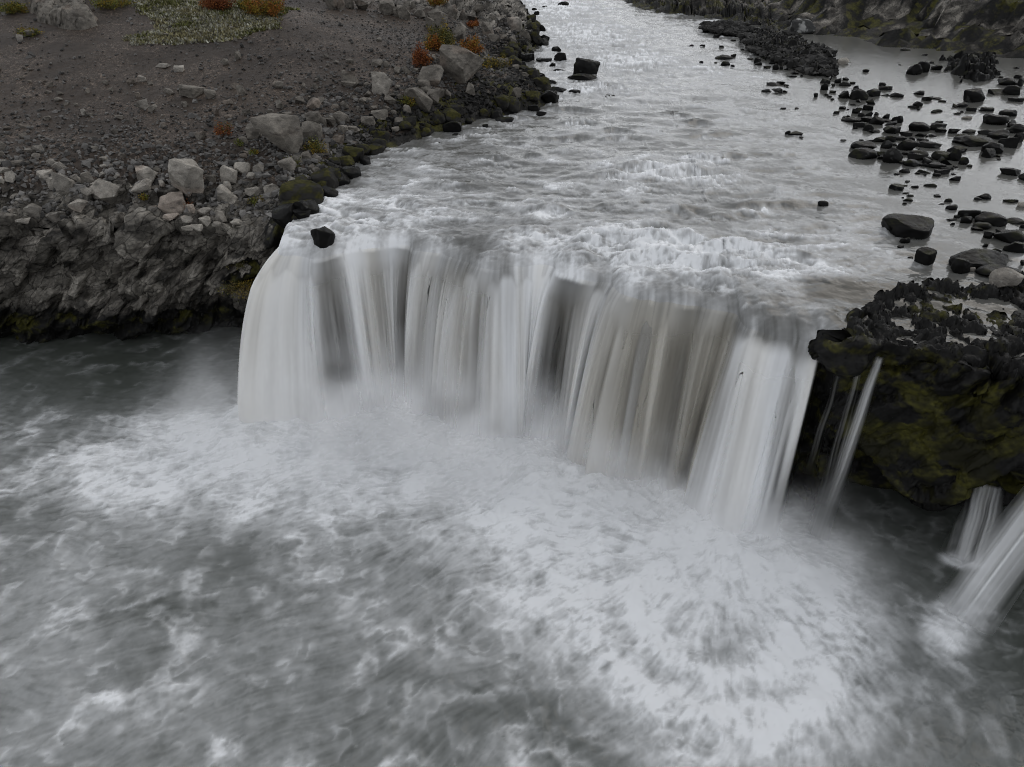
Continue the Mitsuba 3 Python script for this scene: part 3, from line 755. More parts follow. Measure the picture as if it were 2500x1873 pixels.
for k, (a, b, lab) in enumerate(CURTAINS):
    keep = np.broadcast_to((cell >= a) & (cell < b), (nr - 1, nc - 1))
    v, f, n, uu, cc = submesh(FP.reshape(-1, 3), grid_faces(nr, nc, keep), fall_n.reshape(-1, 3), np.stack([FT, FW], -1).reshape(-1, 2), fcol.reshape(-1, 3))
    key = 'waterfall__curtain' + (f'_{k:03d}' if k else '')
    scene[key] = raw_ply(v, f, n, 'falling_water', uu, cc)
    tell(key, lab)
BP, BW, BT, BARC = fall_sheet(True, 301, 0.82, 0.62, 120)
bn = grid_normals(BP)
BW = BW * 0.8
scene['waterfall__inner_veil'] = raw_ply(BP.reshape(-1, 3), grid_faces(*BP.shape[:2]), bn.reshape(-1, 3), 'falling_water',
                                         np.stack([BT, BW], -1).reshape(-1, 2), (THIN * (1 - BW[..., None]) + FOAM * BW[..., None]).reshape(-1, 3))

QP, QW, QT, QARC = fall_sheet(True, 501, 1.0, 1.0, 130, True)
QP, QW, QT = QP[26:], QW[26:], QT[26:]          # clear of the lip, where they would lie in the curtain itself
scene['waterfall__ribbons'] = raw_ply(QP.reshape(-1, 3), grid_faces(*QP.shape[:2]), grid_normals(QP).reshape(-1, 3), 'falling_water',
                                      np.stack([QT, QW], -1).reshape(-1, 2), (THIN * (1 - QW[..., None]) + FOAM * QW[..., None]).reshape(-1, 3))

FOOT = FP[-1][::12, :2]                          # where the water lands
FOOT_WATER = np.interp(FARC[::12], CHUTES[:, 0], CHUTES[:, 1] * CHUTES[:, 2])


# ---------------------------------------------------------------- the plunge pool
BOIL = (7.4, 17.6)


def build_pool():
    nr, nc = 580, 790
    y = 9.0 + 31.5 * (np.linspace(0, 1, nr) ** 1.12)
    half = 19.5 + 0.66 * (y - 9.0)
    u = np.linspace(-1, 1, nc)
    x = u[None] * half[:, None]
    y = np.repeat(y[:, None], nc, 1)
    # the flow: away from the foot of the fall, the boil, and off to the left
    vx, vy = np.zeros_like(x), np.zeros_like(x)
    for (bx, by), wgt in zip(FOOT[::2], FOOT_WATER[::2]):
        dx, dy = x - bx, y - by
        r2 = dx * dx + dy * dy + 0.6
        vx += wgt * dx / r2
        vy += wgt * dy / r2
    dx, dy = x - BOIL[0] - 0.7, y - BOIL[1] - 3.3          # it is driven from the foot of the right-hand gush
    r2 = dx * dx + dy * dy + 5.0
    k = 20 * np.exp(-(np.sqrt(r2) / 8.5) ** 2)
    vx, vy = vx / len(FOOT) * 20 + k * dx / r2, vy / len(FOOT) * 20 + k * dy / r2
    vx -= 0.55
    mag = np.hypot(vx, vy) + 0.3
    vx += mag * (0.55 * n2(x, y, 3.6, 151) + 0.35 * n2(x, y, 1.6, 152))
    vy += mag * (0.55 * n2(x, y, 3.6, 153) + 0.35 * n2(x, y, 1.6, 154))
    m = np.hypot(vx, vy) + 1e-6
    vx, vy = vx / m, vy / m
    # to index space
    h = half[:, None]
    dyi = np.gradient(y, axis=0)
    vi = vy / dyi * 0.06
    vj = (vx * 0.06 / h - u[None] * (0.66 * vy * 0.06) / h) * (nc - 1) / 2
    vi, vj = vi.astype(np.float32), vj.astype(np.float32)

    def st(sx, seed, steps, hh=1.0):
        return streak(meshkit.noise(np.stack([x / sx, y / sx, x * 0 + 2.2], -1), seed), vi, vj, steps, hh)
    A, B = st(0.075, 21, 9), st(0.16, 22, 14)
    qx_, qy_ = x + 0.5 * n2(x, y, 0.9, 191), y + 0.5 * n2(x, y, 0.9, 192)
    Cc = 2.2 * n2(qx_, qy_, 0.9, 193, octaves=4)
    # distance from the foot
    tree = cKDTree(FOOT)
    d, i = tree.query(np.stack([x.ravel(), y.ravel()], 1))
    d, fw = d.reshape(x.shape), FOOT_WATER[i].reshape(x.shape)
    infront = sstep(-1.0, 1.5, (np.interp(x, np.sort(FOOT[:, 0]), FOOT[np.argsort(FOOT[:, 0]), 1]) - y))
    warp = 1.4 * n2(x, y, 3.4, 161, octaves=2)
    reach = np.interp(x, [-24, -17, -12, -6, 0, 4, 9, 13, 17], [6.5, 6.5, 6.8, 8.6, 9.6, 9.4, 6.8, 3.5, 2.0])
    W = sstep(1.15, 0.15, (d + warp) / reach)
    W = np.maximum(W, 0.75 * sstep(1.1, 0.35, np.hypot(x + 17.5, (y - 26.5) * 1.3) / 5.5 + 0.14 * warp))
    bx, by = x - BOIL[0], y - BOIL[1]
    br = np.hypot(bx, by * 1.05) + 0.35 * n2(x, y, 1.3, 163, octaves=2)
    ring = np.exp(-((br - 4.6) / 0.75) ** 2) + 0.7 * np.exp(-((br - 2.8) / 0.6) ** 2) + 0.35 * np.exp(-((br - 6.1) / 0.8) ** 2)
    ring *= sstep(3.5, -0.5, by)
    W = np.maximum(W, 0.45 * np.exp(-(br / 5.6) ** 4))
    W = W * (1 - 0.9 * np.exp(-(np.hypot((x + 11.2) / 3.0, (y - 20.6) / 1.7) + 0.2 * warp) ** 2))
    W = W * (1 - 0.75 * np.exp(-(np.hypot((x - 1.8) / 2.6, (y - 13.2) / 1.8) + 0.15 * warp) ** 2))
    base = 0.24 * sstep(19, 15, x) * sstep(31, 24, y + 0.25 * x) + 0.03
    base = base * (1 - 0.65 * np.exp(-(np.hypot((x + 11.2) / 3.0, (y - 20.6) / 1.7)) ** 2)) * (1 - 0.7 * np.exp(-(np.hypot((x - 1.8) / 2.8, (y - 13.2) / 2.0)) ** 2))
    quiet = np.maximum(sstep(-13.5, -16, x) * sstep(29.0, 32.5, y), sstep(11.5, 14, x) * sstep(15.0, 19.5, y - 0.15 * (x - 12)))
    quiet = np.maximum(quiet, 0.75 * sstep(10.5, 14, x))
    W *= 1 - 0.9 * sstep(-14.0, -15.5, x) * sstep(29.5, 32.0, y)
    base *= 1 - 0.6 * quiet
    # splash of the jets on the right
    W = np.maximum(W, 1.0 * sstep(1.1, 0.25, np.hypot(((x - 16.9) * 0.8 + (y - 17.7) * 0.6) / 2.6, ((y - 17.7) * 0.8 - (x - 16.9) * 0.6) / 1.2) + 0.35 * n2(x, y, 0.9, 199, octaves=3)))
    W = np.maximum(W, 0.9 * sstep(1.0, 0.3, np.hypot((x - 18.7) / 1.3, (y - 20.5) / 0.7) + 0.3 * n2(x, y, 0.8, 200, octaves=3)))
    W = np.maximum(W, 0.35 * sstep(1.0, 0.2, np.hypot((x - 12.6) / 0.9, (y - 21.3) / 0.9) + 0.2 * warp))
    wx, wy = x + 1.1 * n2(x, y, 2.8, 171), y + 1.1 * n2(x, y, 2.8, 172)
    r1 = 1 - np.abs(n2(wx, wy, 2.6, 173, octaves=2)) * 1.9
    r2_ = 1 - np.abs(n2(wx + 0.4 * n2(x, y, 0.9, 174), wy, 1.1, 175, octaves=2)) * 1.9
    r3 = 1 - np.abs(n2(wx, wy, 0.48, 177, octaves=2)) * 1.8
    c1, c2, c3 = sat(r1) ** 5, sat(r2_) ** 5, sat(r3) ** 4
    # each crest is sharp on one side: fold the ridges with the streaks
    Ws = sat(W)
    E = 2.0 * n2(wx, wy, 4.5, 197, octaves=3)
    w0, w1, w2, w3 = wisps(x, y, 3.0, 411), wisps(x, y, 1.3, 414), wisps(x, y, 0.55, 417), wisps(x, y, 0.24, 420)
    torn = 0.20 * w0 + 0.34 * w1 ** 1.6 + 0.44 * w2 ** 1.6 + 0.44 * w3 ** 1.6          # about 0.1..1.2
    foam = Ws ** 1.4 * (0.24 + 0.60 * torn + 0.05 * Cc) + Ws * (1 - Ws) * (1.0 * torn - 0.22)
    foam += base * np.clip(1 + 0.45 * E, 0.3, 2) * (0.38 + 0.22 * w1 + 0.30 * w2 ** 1.5 + 0.30 * w3 ** 1.5 + 0.10 * Cc)
    foam += 0.75 * ring * (0.15 + torn) * (1 - 0.5 * Ws)
    foam = np.maximum(foam, 0)
    foam = 0.46 * drawn(foam, vi * 0.8, vj * 0.8, 4) + 0.54 * foam
    fine = 0.60 * A + 0.40 * B
    foam = foam + fine * (0.045 * Ws + 0.12 * Ws * (1 - Ws) + 0.11 * base * (1 - 0.4 * quiet))
    f1, f2, f3 = n2(wx, wy, 3.4, 431, octaves=5), n2(wx, wy, 1.5, 432, octaves=4), n2(qx_, qy_, 0.62, 433, octaves=3)
    m1, m2, m3 = (sstep(-0.05, 0.5, n2(x, y, sc, 434 + k, octaves=3)) for k, sc in enumerate((2.4, 1.3, 0.9)))
    lines = 0.62 * torn_edge(f1, 0.10) * m1 * (0.3 + 0.9 * w3) + 0.50 * torn_edge(f2, 0.13) * m2 * (0.3 + 0.9 * w3) + 0.36 * torn_edge(f3, 0.16) * m3
    lines = 0.65 * lines + 0.35 * drawn(lines, vi * 0.7, vj * 0.7, 3)
    foam += lines * (0.95 - 0.5 * Ws) * (1 - 0.6 * quiet)
    foam = sat(foam)
    z = (0.22 + 0.30 * Ws) * (1 - 0.55 * quiet) * (0.55 * n2(wx, wy, 3.0, 181) + 0.35 * c1 + 0.28 * n2(wx, wy, 1.2, 182) + 0.24 * c2 + 0.09 * Cc + 0.09 * c3 + 0.10 * w2 * Ws + 0.10 * w1)
    z += 0.55 * np.exp(-(br / 3.8) ** 2) + 0.20 * ring
    z += 0.45 * np.exp(-(d / 1.7) ** 2) * fw * (1 + 0.5 * n2(x, y, 0.9, 183))
    z += 0.003 * A * (0.4 + Ws)
    z += 0.02 * n2(x, y, 0.5, 185, octaves=2)
    P = np.stack([x, y, z], -1)
    n = grid_normals(P)
    f = grid_faces(nr, nc)
    if n[..., 2].mean() < 0:
        n, f = -n, f[:, ::-1]
    c = POOL * (1 - foam[..., None]) + FOAM * foam[..., None]
    scene['plunge_pool'] = raw_ply(P.reshape(-1, 3), f, n.reshape(-1, 3), 'river_water', carry(P, foam, foam * 0), c.reshape(-1, 3))
    tell('plunge_pool', 'churning grey plunge pool streaked with foam below the fall', 'plunge pool', kind='structure')
    # the quiet water goes on outside the frame
    far = trimesh.creation.box(extents=(400, 300, 0.2))
    far.apply_translation((0, -60, -0.42))
    scene['lower_river'] = mikit.ply(far, 'lower_water')
    tell('lower_river', 'dark grey river running on below the pool', 'river', kind='structure')


scene['lower_water'] = {'type': 'principled', 'base_color': rgb(*POOL), 'roughness': 0.3, 'specular': 0.3}
build_pool()


# ---------------------------------------------------------------- the small falls on the right
def thread_fall(key, lip, foot, width0, width1, sag, white, seed, label, category='waterfall', dense=0.75, n=70, m=120, start=0.0, fade=0.55):
    """A loose sheaf of falling water from one point to another."""
    a, b = np.array(lip, float), np.array(foot, float)
    t = np.linspace(start, 1, m)[:, None]
    s = np.linspace(-1, 1, n)[None]
    across = np.cross(b - a, [0, 0, 1.0])
    across[2] = 0
    across = np.array([1.0, 0.25, 0]) if np.linalg.norm(across) < 1e-3 else across / np.linalg.norm(across)
    if across[0] < 0:
        across = -across
    toward = np.array([across[1], -across[0], 0.0])
    h = t * sag + (1 - sag) * t * t                # quick at first sideways, then down
    w = width0 + (width1 - width0) * t
    s1, s2, s3 = (n2(s * w / w0 + 0 * t, t, 1.0, seed + k, 1.3) for k, w0 in enumerate((0.26, 0.11, 0.045)))
    drift = min(0.06, 0.012 / width0) * n2(t, t * 0, 0.22, seed + 21) * np.minimum(t * 4, 1)
    horiz = a[None, None, :2] + (b - a)[None, None, :2] * t[..., None]
    z = a[2] + (b[2] - a[2]) * h + 0 * s
    p = np.concatenate([horiz + across[None, None, :2] * (s * w + drift)[..., None] + toward[None, None, :2] * ((0.35 * (1 - s * s) * w + 0.10 * s1 * t + 0.05 * s2)[..., None]), z[..., None]], -1)
    th = 0.5 * s1 + 0.45 * s2 + 0.3 * s3
    alpha = sat(dense * (1 - 0.30 * t) - 0.05 + 0.95 * th * (0.35 + 0.65 * np.minimum(3 * t, 1))) * sstep(1.05, 0.35, np.abs(s) + 0.45 * s2 * (0.3 + t)) * sstep(1.02, fade, t + 0 * s) * sstep(start - 0.01, start + 0.05, t + 0 * s)
    wh = sat(white + 0.3 * th + 0 * t)
    nn = grid_normals(p)
    scene[key] = raw_ply(p.reshape(-1, 3), grid_faces(m, n), nn.reshape(-1, 3), 'falling_water', np.stack([alpha, wh], -1).reshape(-1, 2),
                         (THIN * (1 - wh[..., None]) + FOAM * wh[..., None]).reshape(-1, 3))
    if label:
        tell(key, label, category)


tell('side_cascade', 'thin forked cascade down the black mossy wall right of the main fall', 'waterfall')
thread_fall('side_cascade__stream', (13.40, 22.25, 8.75), (12.95, 21.75, 0.0), 0.15, 0.46, 0.45, 0.62, 401, None, dense=0.55)
thread_fall('side_cascade__stream_001', (12.70, 22.15, 8.45), (12.75, 21.85, 2.0), 0.13, 0.36, 0.55, 0.55, 411, None, dense=0.40)
tell('trickle', 'faint trickle on the black wall between main fall and forked cascade', 'waterfall')
thread_fall('trickle__strand', (12.05, 22.2, 8.5), (11.85, 21.9, 3.5), 0.07, 0.20, 0.6, 0.4, 421, None, dense=0.12, n=30)
thread_fall('side_jet', (21.3, 20.0, 9.3), (17.1, 17.8, -0.1), 0.5, 1.1, 0.40, 0.80, 431, 'slanting white jet shooting in from the right edge of the view', dense=0.74, n=110, fade=0.88)
thread_fall('spring', (19.3, 21.9, 3.0), (18.75, 20.6, -0.1), 0.50, 1.05, 0.75, 0.72, 441, 'short fan-shaped spring gushing from under the mossy overhang', dense=0.66, n=90, fade=0.85)


# ---------------------------------------------------------------- measured stones: x, y, width, height (metres), look, label
RIVER_STONES = [
    (28.81, 69.66, 0.73, 0.53, '', ''),
    (30.20, 71.32, 0.44, 0.22, '', ''),
    (31.47, 71.56, 1.14, 0.29, '', ''),
    (32.52, 72.54, 0.53, 0.17, '', ''),
    (32.02, 70.44, 0.52, 0.21, '', ''),
    (29.06, 68.30, 0.59, 0.19, '', ''),
    (28.04, 67.14, 0.50, 0.16, '', ''),
    (27.85, 65.21, 0.32, 0.15, '', ''),
    (27.99, 66.34, 0.49, 0.16, '', ''),
    (31.29, 68.73, 0.67, 0.32, '', ''),
    (30.25, 65.48, 1.54, 0.74, '', 'thick dark boulder with a slanting top among rubble, upper end of the stony bar'),
    (29.26, 66.04, 1.06, 0.55, '', ''),
    (32.11, 66.90, 1.24, 0.50, '', ''),
    (33.21, 66.87, 0.82, 0.16, '', ''),
    (34.08, 66.62, 1.19, 0.29, '', ''),
    (34.92, 71.54, 0.61, 0.29, '', ''),
    (34.23, 69.58, 0.85, 0.30, '', ''),
    (34.78, 69.65, 0.60, 0.29, '', ''),
    (36.53, 67.61, 0.87, 0.29, '', ''),
    (36.00, 65.01, 0.88, 0.30, '', ''),
    (37.12, 65.56, 0.81, 0.13, '', ''),
    (37.03, 64.42, 0.64, 0.13, '', ''),
    (34.16, 62.85, 0.78, 0.31, '', ''),
    (33.47, 61.88, 0.73, 0.17, '', ''),
    (34.66, 60.66, 0.91, 0.15, '', ''),
    (39.80, 64.47, 1.95, 0.92, '', 'big grey wedge-shaped boulder standing alone in the pale side channel'),
    (37.68, 62.49, 1.09, 0.27, '', ''),
    (37.55, 60.83, 0.87, 0.28, '', ''),
    (38.92, 60.98, 0.91, 0.24, '', ''),
    (35.83, 59.86, 0.60, 0.12, '', ''),
    (36.53, 60.41, 0.30, 0.12, '', ''),
    (35.75, 58.18, 0.80, 0.19, 'grey', 'small light grey flat stone in the pale channel below the grey wedge-shaped boulder'),
    (39.57, 59.17, 1.48, 0.39, '', ''),
    (37.10, 56.46, 1.84, 0.60, '', 'low dark boulder with pale lichen flecks near the right edge of the channel'),
    (27.35, 61.67, 0.61, 0.20, '', ''),
    (26.21, 60.04, 0.49, 0.17, '', ''),
    (26.63, 58.79, 0.44, 0.13, '', ''),
    (27.84, 60.04, 0.64, 0.35, '', ''),
    (28.64, 61.54, 0.46, 0.14, '', ''),
    (29.29, 61.27, 0.88, 0.40, '', ''),
    (27.80, 58.94, 0.59, 0.27, '', ''),
    (28.45, 59.10, 0.52, 0.28, '', ''),
    (29.15, 59.43, 0.48, 0.21, '', ''),
    (30.41, 63.45, 0.79, 0.39, '', ''),
    (28.82, 63.12, 0.55, 0.10, '', ''),
    (29.43, 58.38, 0.58, 0.30, '', ''),
    (29.75, 57.08, 0.79, 0.45, '', ''),
    (29.12, 57.27, 0.72, 0.13, '', ''),
    (26.30, 57.23, 1.44, 0.26, '', ''),
    (27.48, 57.13, 0.93, 0.32, '', ''),
    (27.95, 56.40, 1.06, 0.52, '', ''),
    (26.22, 55.46, 1.12, 0.32, '', ''),
    (26.42, 54.42, 0.82, 0.39, '', ''),
    (28.75, 55.80, 0.88, 0.32, '', ''),
    (27.90, 53.74, 1.16, 0.44, '', ''),
    (26.74, 53.90, 0.68, 0.15, '', ''),
    (25.66, 54.92, 0.35, 0.17, '', ''),
    (30.16, 54.35, 1.78, 0.54, '', 'broad humped black boulder in the middle of the stony bar'),
    (31.34, 54.65, 0.55, 0.35, '', ''),
    (31.50, 53.87, 0.68, 0.29, '', ''),
    (32.33, 55.66, 1.12, 0.22, '', ''),
    (32.39, 53.69, 0.88, 0.30, '', ''),
    (33.58, 53.82, 1.06, 0.17, '', ''),
    (30.36, 52.75, 0.57, 0.12, '', ''),
    (29.46, 52.74, 0.67, 0.22, '', ''),
    (28.45, 52.75, 0.94, 0.29, '', ''),
    (36.94, 53.75, 1.22, 0.54, '', ''),
    (34.51, 53.28, 1.08, 0.27, '', ''),
    (34.93, 52.15, 1.46, 0.48, '', ''),
    (32.25, 50.40, 2.70, 0.48, '', 'long low black rock slab, left part of the right-hand rock cluster'),
    (32.37, 52.31, 1.06, 0.20, '', ''),
    (34.05, 49.68, 1.33, 0.66, '', ''),
    (32.21, 48.40, 1.49, 0.62, '', 'round brown-black boulder at the front of the right-hand rock cluster'),
    (31.45, 47.38, 0.92, 0.49, '', ''),
    (35.58, 51.13, 0.72, 0.57, '', ''),
    (25.90, 51.33, 0.98, 0.27, '', ''),
    (26.68, 51.32, 0.78, 0.36, '', ''),
    (25.16, 51.19, 0.46, 0.14, '', ''),
    (27.56, 51.66, 0.85, 0.22, '', ''),
    (28.24, 51.45, 0.39, 0.25, '', ''),
    (24.73, 51.59, 0.33, 0.08, '', ''),
    (23.42, 51.43, 0.59, 0.09, '', ''),
    (23.90, 49.20, 1.67, 0.41, '', 'flat mossy-topped black rock, upper of two at the left end of the bar'),
    (23.06, 47.17, 1.76, 0.46, '', 'wide ragged black rock, lower of two at the left end of the bar'),
    (25.60, 49.54, 0.70, 0.46, '', ''),
    (24.42, 47.55, 0.67, 0.28, '', ''),
    (24.47, 46.11, 1.28, 0.79, '', 'sharp-ridged black rock pointing up at the front of the bar'),
    (25.81, 47.85, 0.37, 0.20, '', ''),
    (26.88, 49.16, 1.45, 0.57, '', 'smooth black dome boulder behind the sharp-ridged rock'),
    (28.72, 49.82, 1.62, 0.29, '', 'long low black rock with a white-flecked top right of the dome boulder'),
    (29.12, 51.57, 0.85, 0.14, '', ''),
    (26.46, 50.25, 0.32, 0.12, '', ''),
    (26.87, 47.56, 1.22, 0.29, '', ''),
    (26.21, 46.62, 1.02, 0.37, '', ''),
    (25.39, 45.40, 1.03, 0.33, '', ''),
    (27.03, 46.57, 0.45, 0.21, '', ''),
    (27.95, 46.73, 1.21, 0.44, '', 'olive mossy boulder at the right front of the stony bar'),
    (27.74, 45.74, 0.95, 0.41, '', ''),
    (28.72, 46.59, 0.72, 0.64, '', ''),
    (30.00, 48.57, 1.31, 0.29, '', 'black rock mottled with grey lichen behind the olive mossy boulder'),
    (28.85, 45.70, 0.68, 0.39, '', ''),
    (26.77, 44.99, 1.29, 0.21, '', ''),
    (26.07, 45.28, 0.47, 0.14, '', ''),
    (24.28, 43.90, 0.63, 0.20, '', ''),
    (23.62, 43.57, 0.45, 0.07, '', ''),
    (25.48, 43.89, 0.74, 0.15, '', ''),
    (24.94, 43.72, 0.43, 0.08, '', ''),
    (26.49, 43.68, 1.03, 0.25, '', ''),
    (25.84, 43.18, 0.48, 0.17, '', ''),
    (26.52, 42.37, 0.67, 0.21, '', ''),
    (27.50, 44.58, 0.29, 0.12, '', ''),
    (27.06, 43.52, 0.28, 0.06, '', ''),
    (30.64, 43.53, 1.42, 0.33, '', 'low black boulder alone in the bright calm water at the right edge'),
    (23.54, 42.00, 0.39, 0.08, '', ''),
    (22.25, 40.56, 0.78, 0.26, '', 'round black boulder alone left of a diamond-shaped stone'),
    (22.95, 41.20, 0.41, 0.07, '', ''),
    (23.48, 40.94, 0.43, 0.11, '', ''),
    (24.51, 41.18, 0.71, 0.13, '', 'flat diamond-shaped black stone in the calm water'),
    (22.46, 39.85, 0.45, 0.07, '', ''),
    (22.43, 39.28, 0.39, 0.12, '', ''),
    (21.94, 38.52, 0.59, 0.16, '', ''),
    (21.81, 38.96, 0.18, 0.10, '', ''),
    (21.51, 38.03, 0.23, 0.09, '', ''),
    (24.00, 39.39, 0.34, 0.08, '', ''),
    (24.16, 38.44, 0.49, 0.15, '', ''),
    (23.53, 38.05, 0.33, 0.05, '', ''),
    (26.44, 39.00, 0.73, 0.22, '', 'angular black rock with a flat side in calm water at the right'),
    (25.97, 38.80, 0.41, 0.11, '', ''),
    (27.61, 38.38, 0.79, 0.13, '', ''),
    (27.72, 37.63, 0.45, 0.23, 'grey', 'light grey stone cut by the right edge of the view above the ledge'),
    (23.69, 37.20, 0.60, 0.23, '', ''),
    (24.00, 36.06, 1.29, 0.36, '', 'large loaf-shaped black boulder, left of the pair above the ledge'),
    (23.39, 35.18, 0.67, 0.30, '', ''),
    (23.26, 35.86, 0.29, 0.15, '', ''),
    (22.55, 34.95, 0.26, 0.10, '', ''),
    (22.82, 35.46, 0.58, 0.09, '', ''),
    (25.17, 36.44, 0.59, 0.14, '', ''),
    (24.51, 34.97, 1.57, 0.44, '', 'large black boulder with pale patch on top, right of the pair above the ledge'),
    (23.79, 34.37, 0.94, 0.26, '', ''),
    (23.35, 34.11, 0.51, 0.14, '', ''),
    (25.93, 35.20, 0.91, 0.15, '', ''),
    (25.82, 34.47, 0.28, 0.19, '', ''),
    (19.76, 33.56, 2.50, 0.67, '', 'huge flat-topped black boulder at the right end of the rapids'),
    (16.98, 37.79, 0.56, 0.22, '', 'single low black rock breaking the middle of the wide river'),
    (18.98, 32.48, 0.49, 0.23, '', ''),
    (18.43, 31.76, 0.40, 0.12, '', ''),
    (18.35, 30.60, 0.28, 0.07, '', ''),
    (18.73, 30.03, 0.88, 0.55, '', 'leaning black rock below the huge flat-topped boulder'),
    (22.56, 31.99, 0.29, 0.15, '', ''),
    (23.30, 33.04, 0.41, 0.30, '', ''),
    (24.14, 32.73, 1.44, 0.46, '', 'jagged flat black rocks at the right edge above the long slab'),
    (24.50, 33.57, 0.87, 0.16, '', ''),
    (23.57, 31.30, 0.96, 0.44, '', ''),
    (22.41, 31.02, 0.65, 0.23, '', ''),
    (22.65, 30.65, 0.56, 0.15, '', ''),
    (21.83, 30.92, 0.95, 0.15, '', ''),
    (21.15, 29.77, 2.84, 0.45, '', 'very long black rock slab lying across the channel above the ledge'),
    (19.79, 29.00, 0.78, 0.57, '', 'squarish black block at the left end of the long slab'),
    (20.33, 29.10, 0.37, 0.18, 'grey', 'small grey boulder tucked against the squarish black block'),
    (21.33, 28.48, 1.94, 0.31, '', 'broad low black rock behind the big grey-brown rounded boulder'),
    (20.55, 27.01, 1.45, 0.52, 'brown', 'big grey-brown rounded boulder resting on the back of the wet ledge'),
    (23.05, 29.86, 0.34, 0.19, '', ''),
    (33.38, 79.98, 1.26, 0.48, '', ''),
    (36.06, 83.92, 1.46, 0.54, 'grey', 'grey rounded boulder alone in the channel beside the rubble island'),
    (36.46, 78.94, 0.62, 0.25, '', ''),
    (40.82, 77.51, 1.50, 0.91, '', 'left half of the split black crag between the two islands'),
    (42.21, 78.84, 1.34, 0.94, '', 'right half of the split black crag between the two islands'),
    (44.33, 80.07, 1.06, 0.44, '', ''),
    (45.90, 84.27, 0.51, 0.18, '', ''),
    (47.75, 89.63, 0.64, 0.17, '', ''),
    (47.33, 93.46, 1.23, 0.20, '', ''),
    (32.58, 74.38, 0.54, 0.22, '', ''),
    (31.34, 73.03, 0.67, 0.39, '', ''),
    (29.96, 72.79, 0.89, 0.36, '', ''),
    (41.90, 83.18, 0.40, 0.07, '', ''),
    (53.46, 81.14, 0.93, 0.15, '', ''),
    (47.20, 72.05, 2.02, 0.56, '', ''),
    (47.85, 71.52, 0.87, 0.71, '', ''),
    (50.05, 75.35, 0.82, 0.29, '', ''),
    (43.78, 67.64, 1.66, 0.33, '', ''),
    (44.80, 67.53, 1.50, 0.69, '', ''),
    (43.49, 64.63, 1.36, 0.26, '', ''),
    (29.05, 118.75, 2.16, 0.46, '', ''),
    (27.34, 104.47, 1.30, 0.47, '', ''),
    (28.70, 101.63, 0.72, 0.17, '', ''),
    (22.23, 96.66, 0.57, 0.24, '', ''),
    (23.60, 96.64, 0.69, 0.24, '', ''),
    (25.77, 95.86, 0.57, 0.21, '', ''),
    (23.90, 87.25, 1.88, 0.35, '', ''),
    (25.18, 88.24, 0.63, 0.35, '', ''),
    (22.82, 82.33, 1.09, 0.46, '', ''),
    (23.47, 81.79, 0.44, 0.24, '', ''),
    (20.67, 84.25, 0.46, 0.23, '', ''),
    (22.24, 84.06, 0.51, 0.16, '', ''),
    (26.73, 84.02, 0.71, 0.55, '', ''),
    (26.56, 82.91, 0.80, 0.34, '', ''),
    (26.70, 86.59, 0.73, 0.19, '', ''),
    (26.91, 80.92, 0.83, 0.24, '', ''),
    (27.61, 80.34, 0.68, 0.48, '', ''),
    (28.22, 80.42, 0.39, 0.31, '', ''),
    (28.28, 83.79, 0.66, 0.20, '', ''),
    (28.69, 80.24, 0.44, 0.16, '', ''),
    (28.69, 77.62, 0.85, 0.26, '', ''),
    (27.93, 76.04, 0.97, 0.17, '', ''),
    (28.99, 76.42, 0.32, 0.16, '', ''),
    (24.82, 71.50, 1.53, 0.24, '', ''),
    (23.14, 68.53, 0.97, 0.24, '', ''),
    (24.15, 68.54, 1.05, 0.28, '', ''),
    (25.59, 70.26, 0.30, 0.11, '', ''),
    (26.82, 66.47, 0.45, 0.30, '', ''),
    (23.58, 61.81, 0.42, 0.09, '', ''),
    (22.52, 61.88, 0.46, 0.07, '', ''),
    (27.75, 93.51, 0.45, 0.19, '', ''),
    (20.54, 53.06, 1.01, 0.21, '', ''),
    (20.06, 53.24, 0.40, 0.26, '', ''),
    (37.54, 111.85, 1.05, 0.20, '', ''),
    (35.09, 117.94, 0.97, 0.36, '', ''),
    (40.23, 109.15, 3.28, 1.66, 'spotted', 'big boulder spotted black and white by the far bank'),
    (2.32, 135.93, 0.95, 0.58, '', ''),
    (2.62, 130.71, 0.61, 0.43, '', ''),
    (2.22, 121.19, 0.85, 0.59, '', ''),
    (1.60, 85.01, 1.02, 0.33, '', ''),
    (1.20, 77.85, 0.75, 0.75, '', ''),
    (0.65, 80.33, 0.68, 0.33, '', ''),
    (-0.56, 57.34, 1.44, 0.23, '', 'flat black rock like a lying animal in the water off the mossy bank'),
    (-2.01, 55.44, 0.49, 0.21, '', ''),
    (-4.01, 52.84, 0.64, 0.16, '', ''),
    (-5.13, 50.68, 0.19, 0.12, '', ''),
    (9.42, 146.65, 2.03, 0.71, '', ''),
    (4.21, 101.33, 1.23, 0.70, '', ''),
    (5.28, 92.51, 1.13, 0.52, '', ''),
    (3.58, 85.05, 1.74, 0.35, '', ''),
    (5.38, 85.89, 1.41, 0.77, '', ''),
    (4.33, 82.48, 0.76, 0.31, '', ''),
    (4.81, 78.79, 1.14, 0.29, '', ''),
    (7.53, 77.36, 3.04, 1.42, '', 'tall humped black rock standing in the river off the bushy bank'),
    (6.92, 74.79, 2.95, 0.47, '', ''),
    (2.52, 75.83, 1.02, 0.46, '', ''),
    (3.71, 72.64, 1.13, 0.27, '', ''),
    (4.26, 68.92, 1.88, 0.32, '', ''),
    (5.66, 68.29, 1.15, 0.24, '', ''),
    (3.20, 64.49, 1.22, 0.49, '', ''),
    (2.36, 59.67, 0.83, 0.23, '', ''),
    (8.58, 66.24, 1.04, 0.17, '', ''),
    (3.85, 138.48, 0.96, 0.45, '', ''),
    (2.29, 135.36, 0.94, 0.62, '', ''),
    (4.07, 131.80, 0.92, 0.58, '', ''),
    (5.97, 143.66, 1.14, 0.34, '', ''),
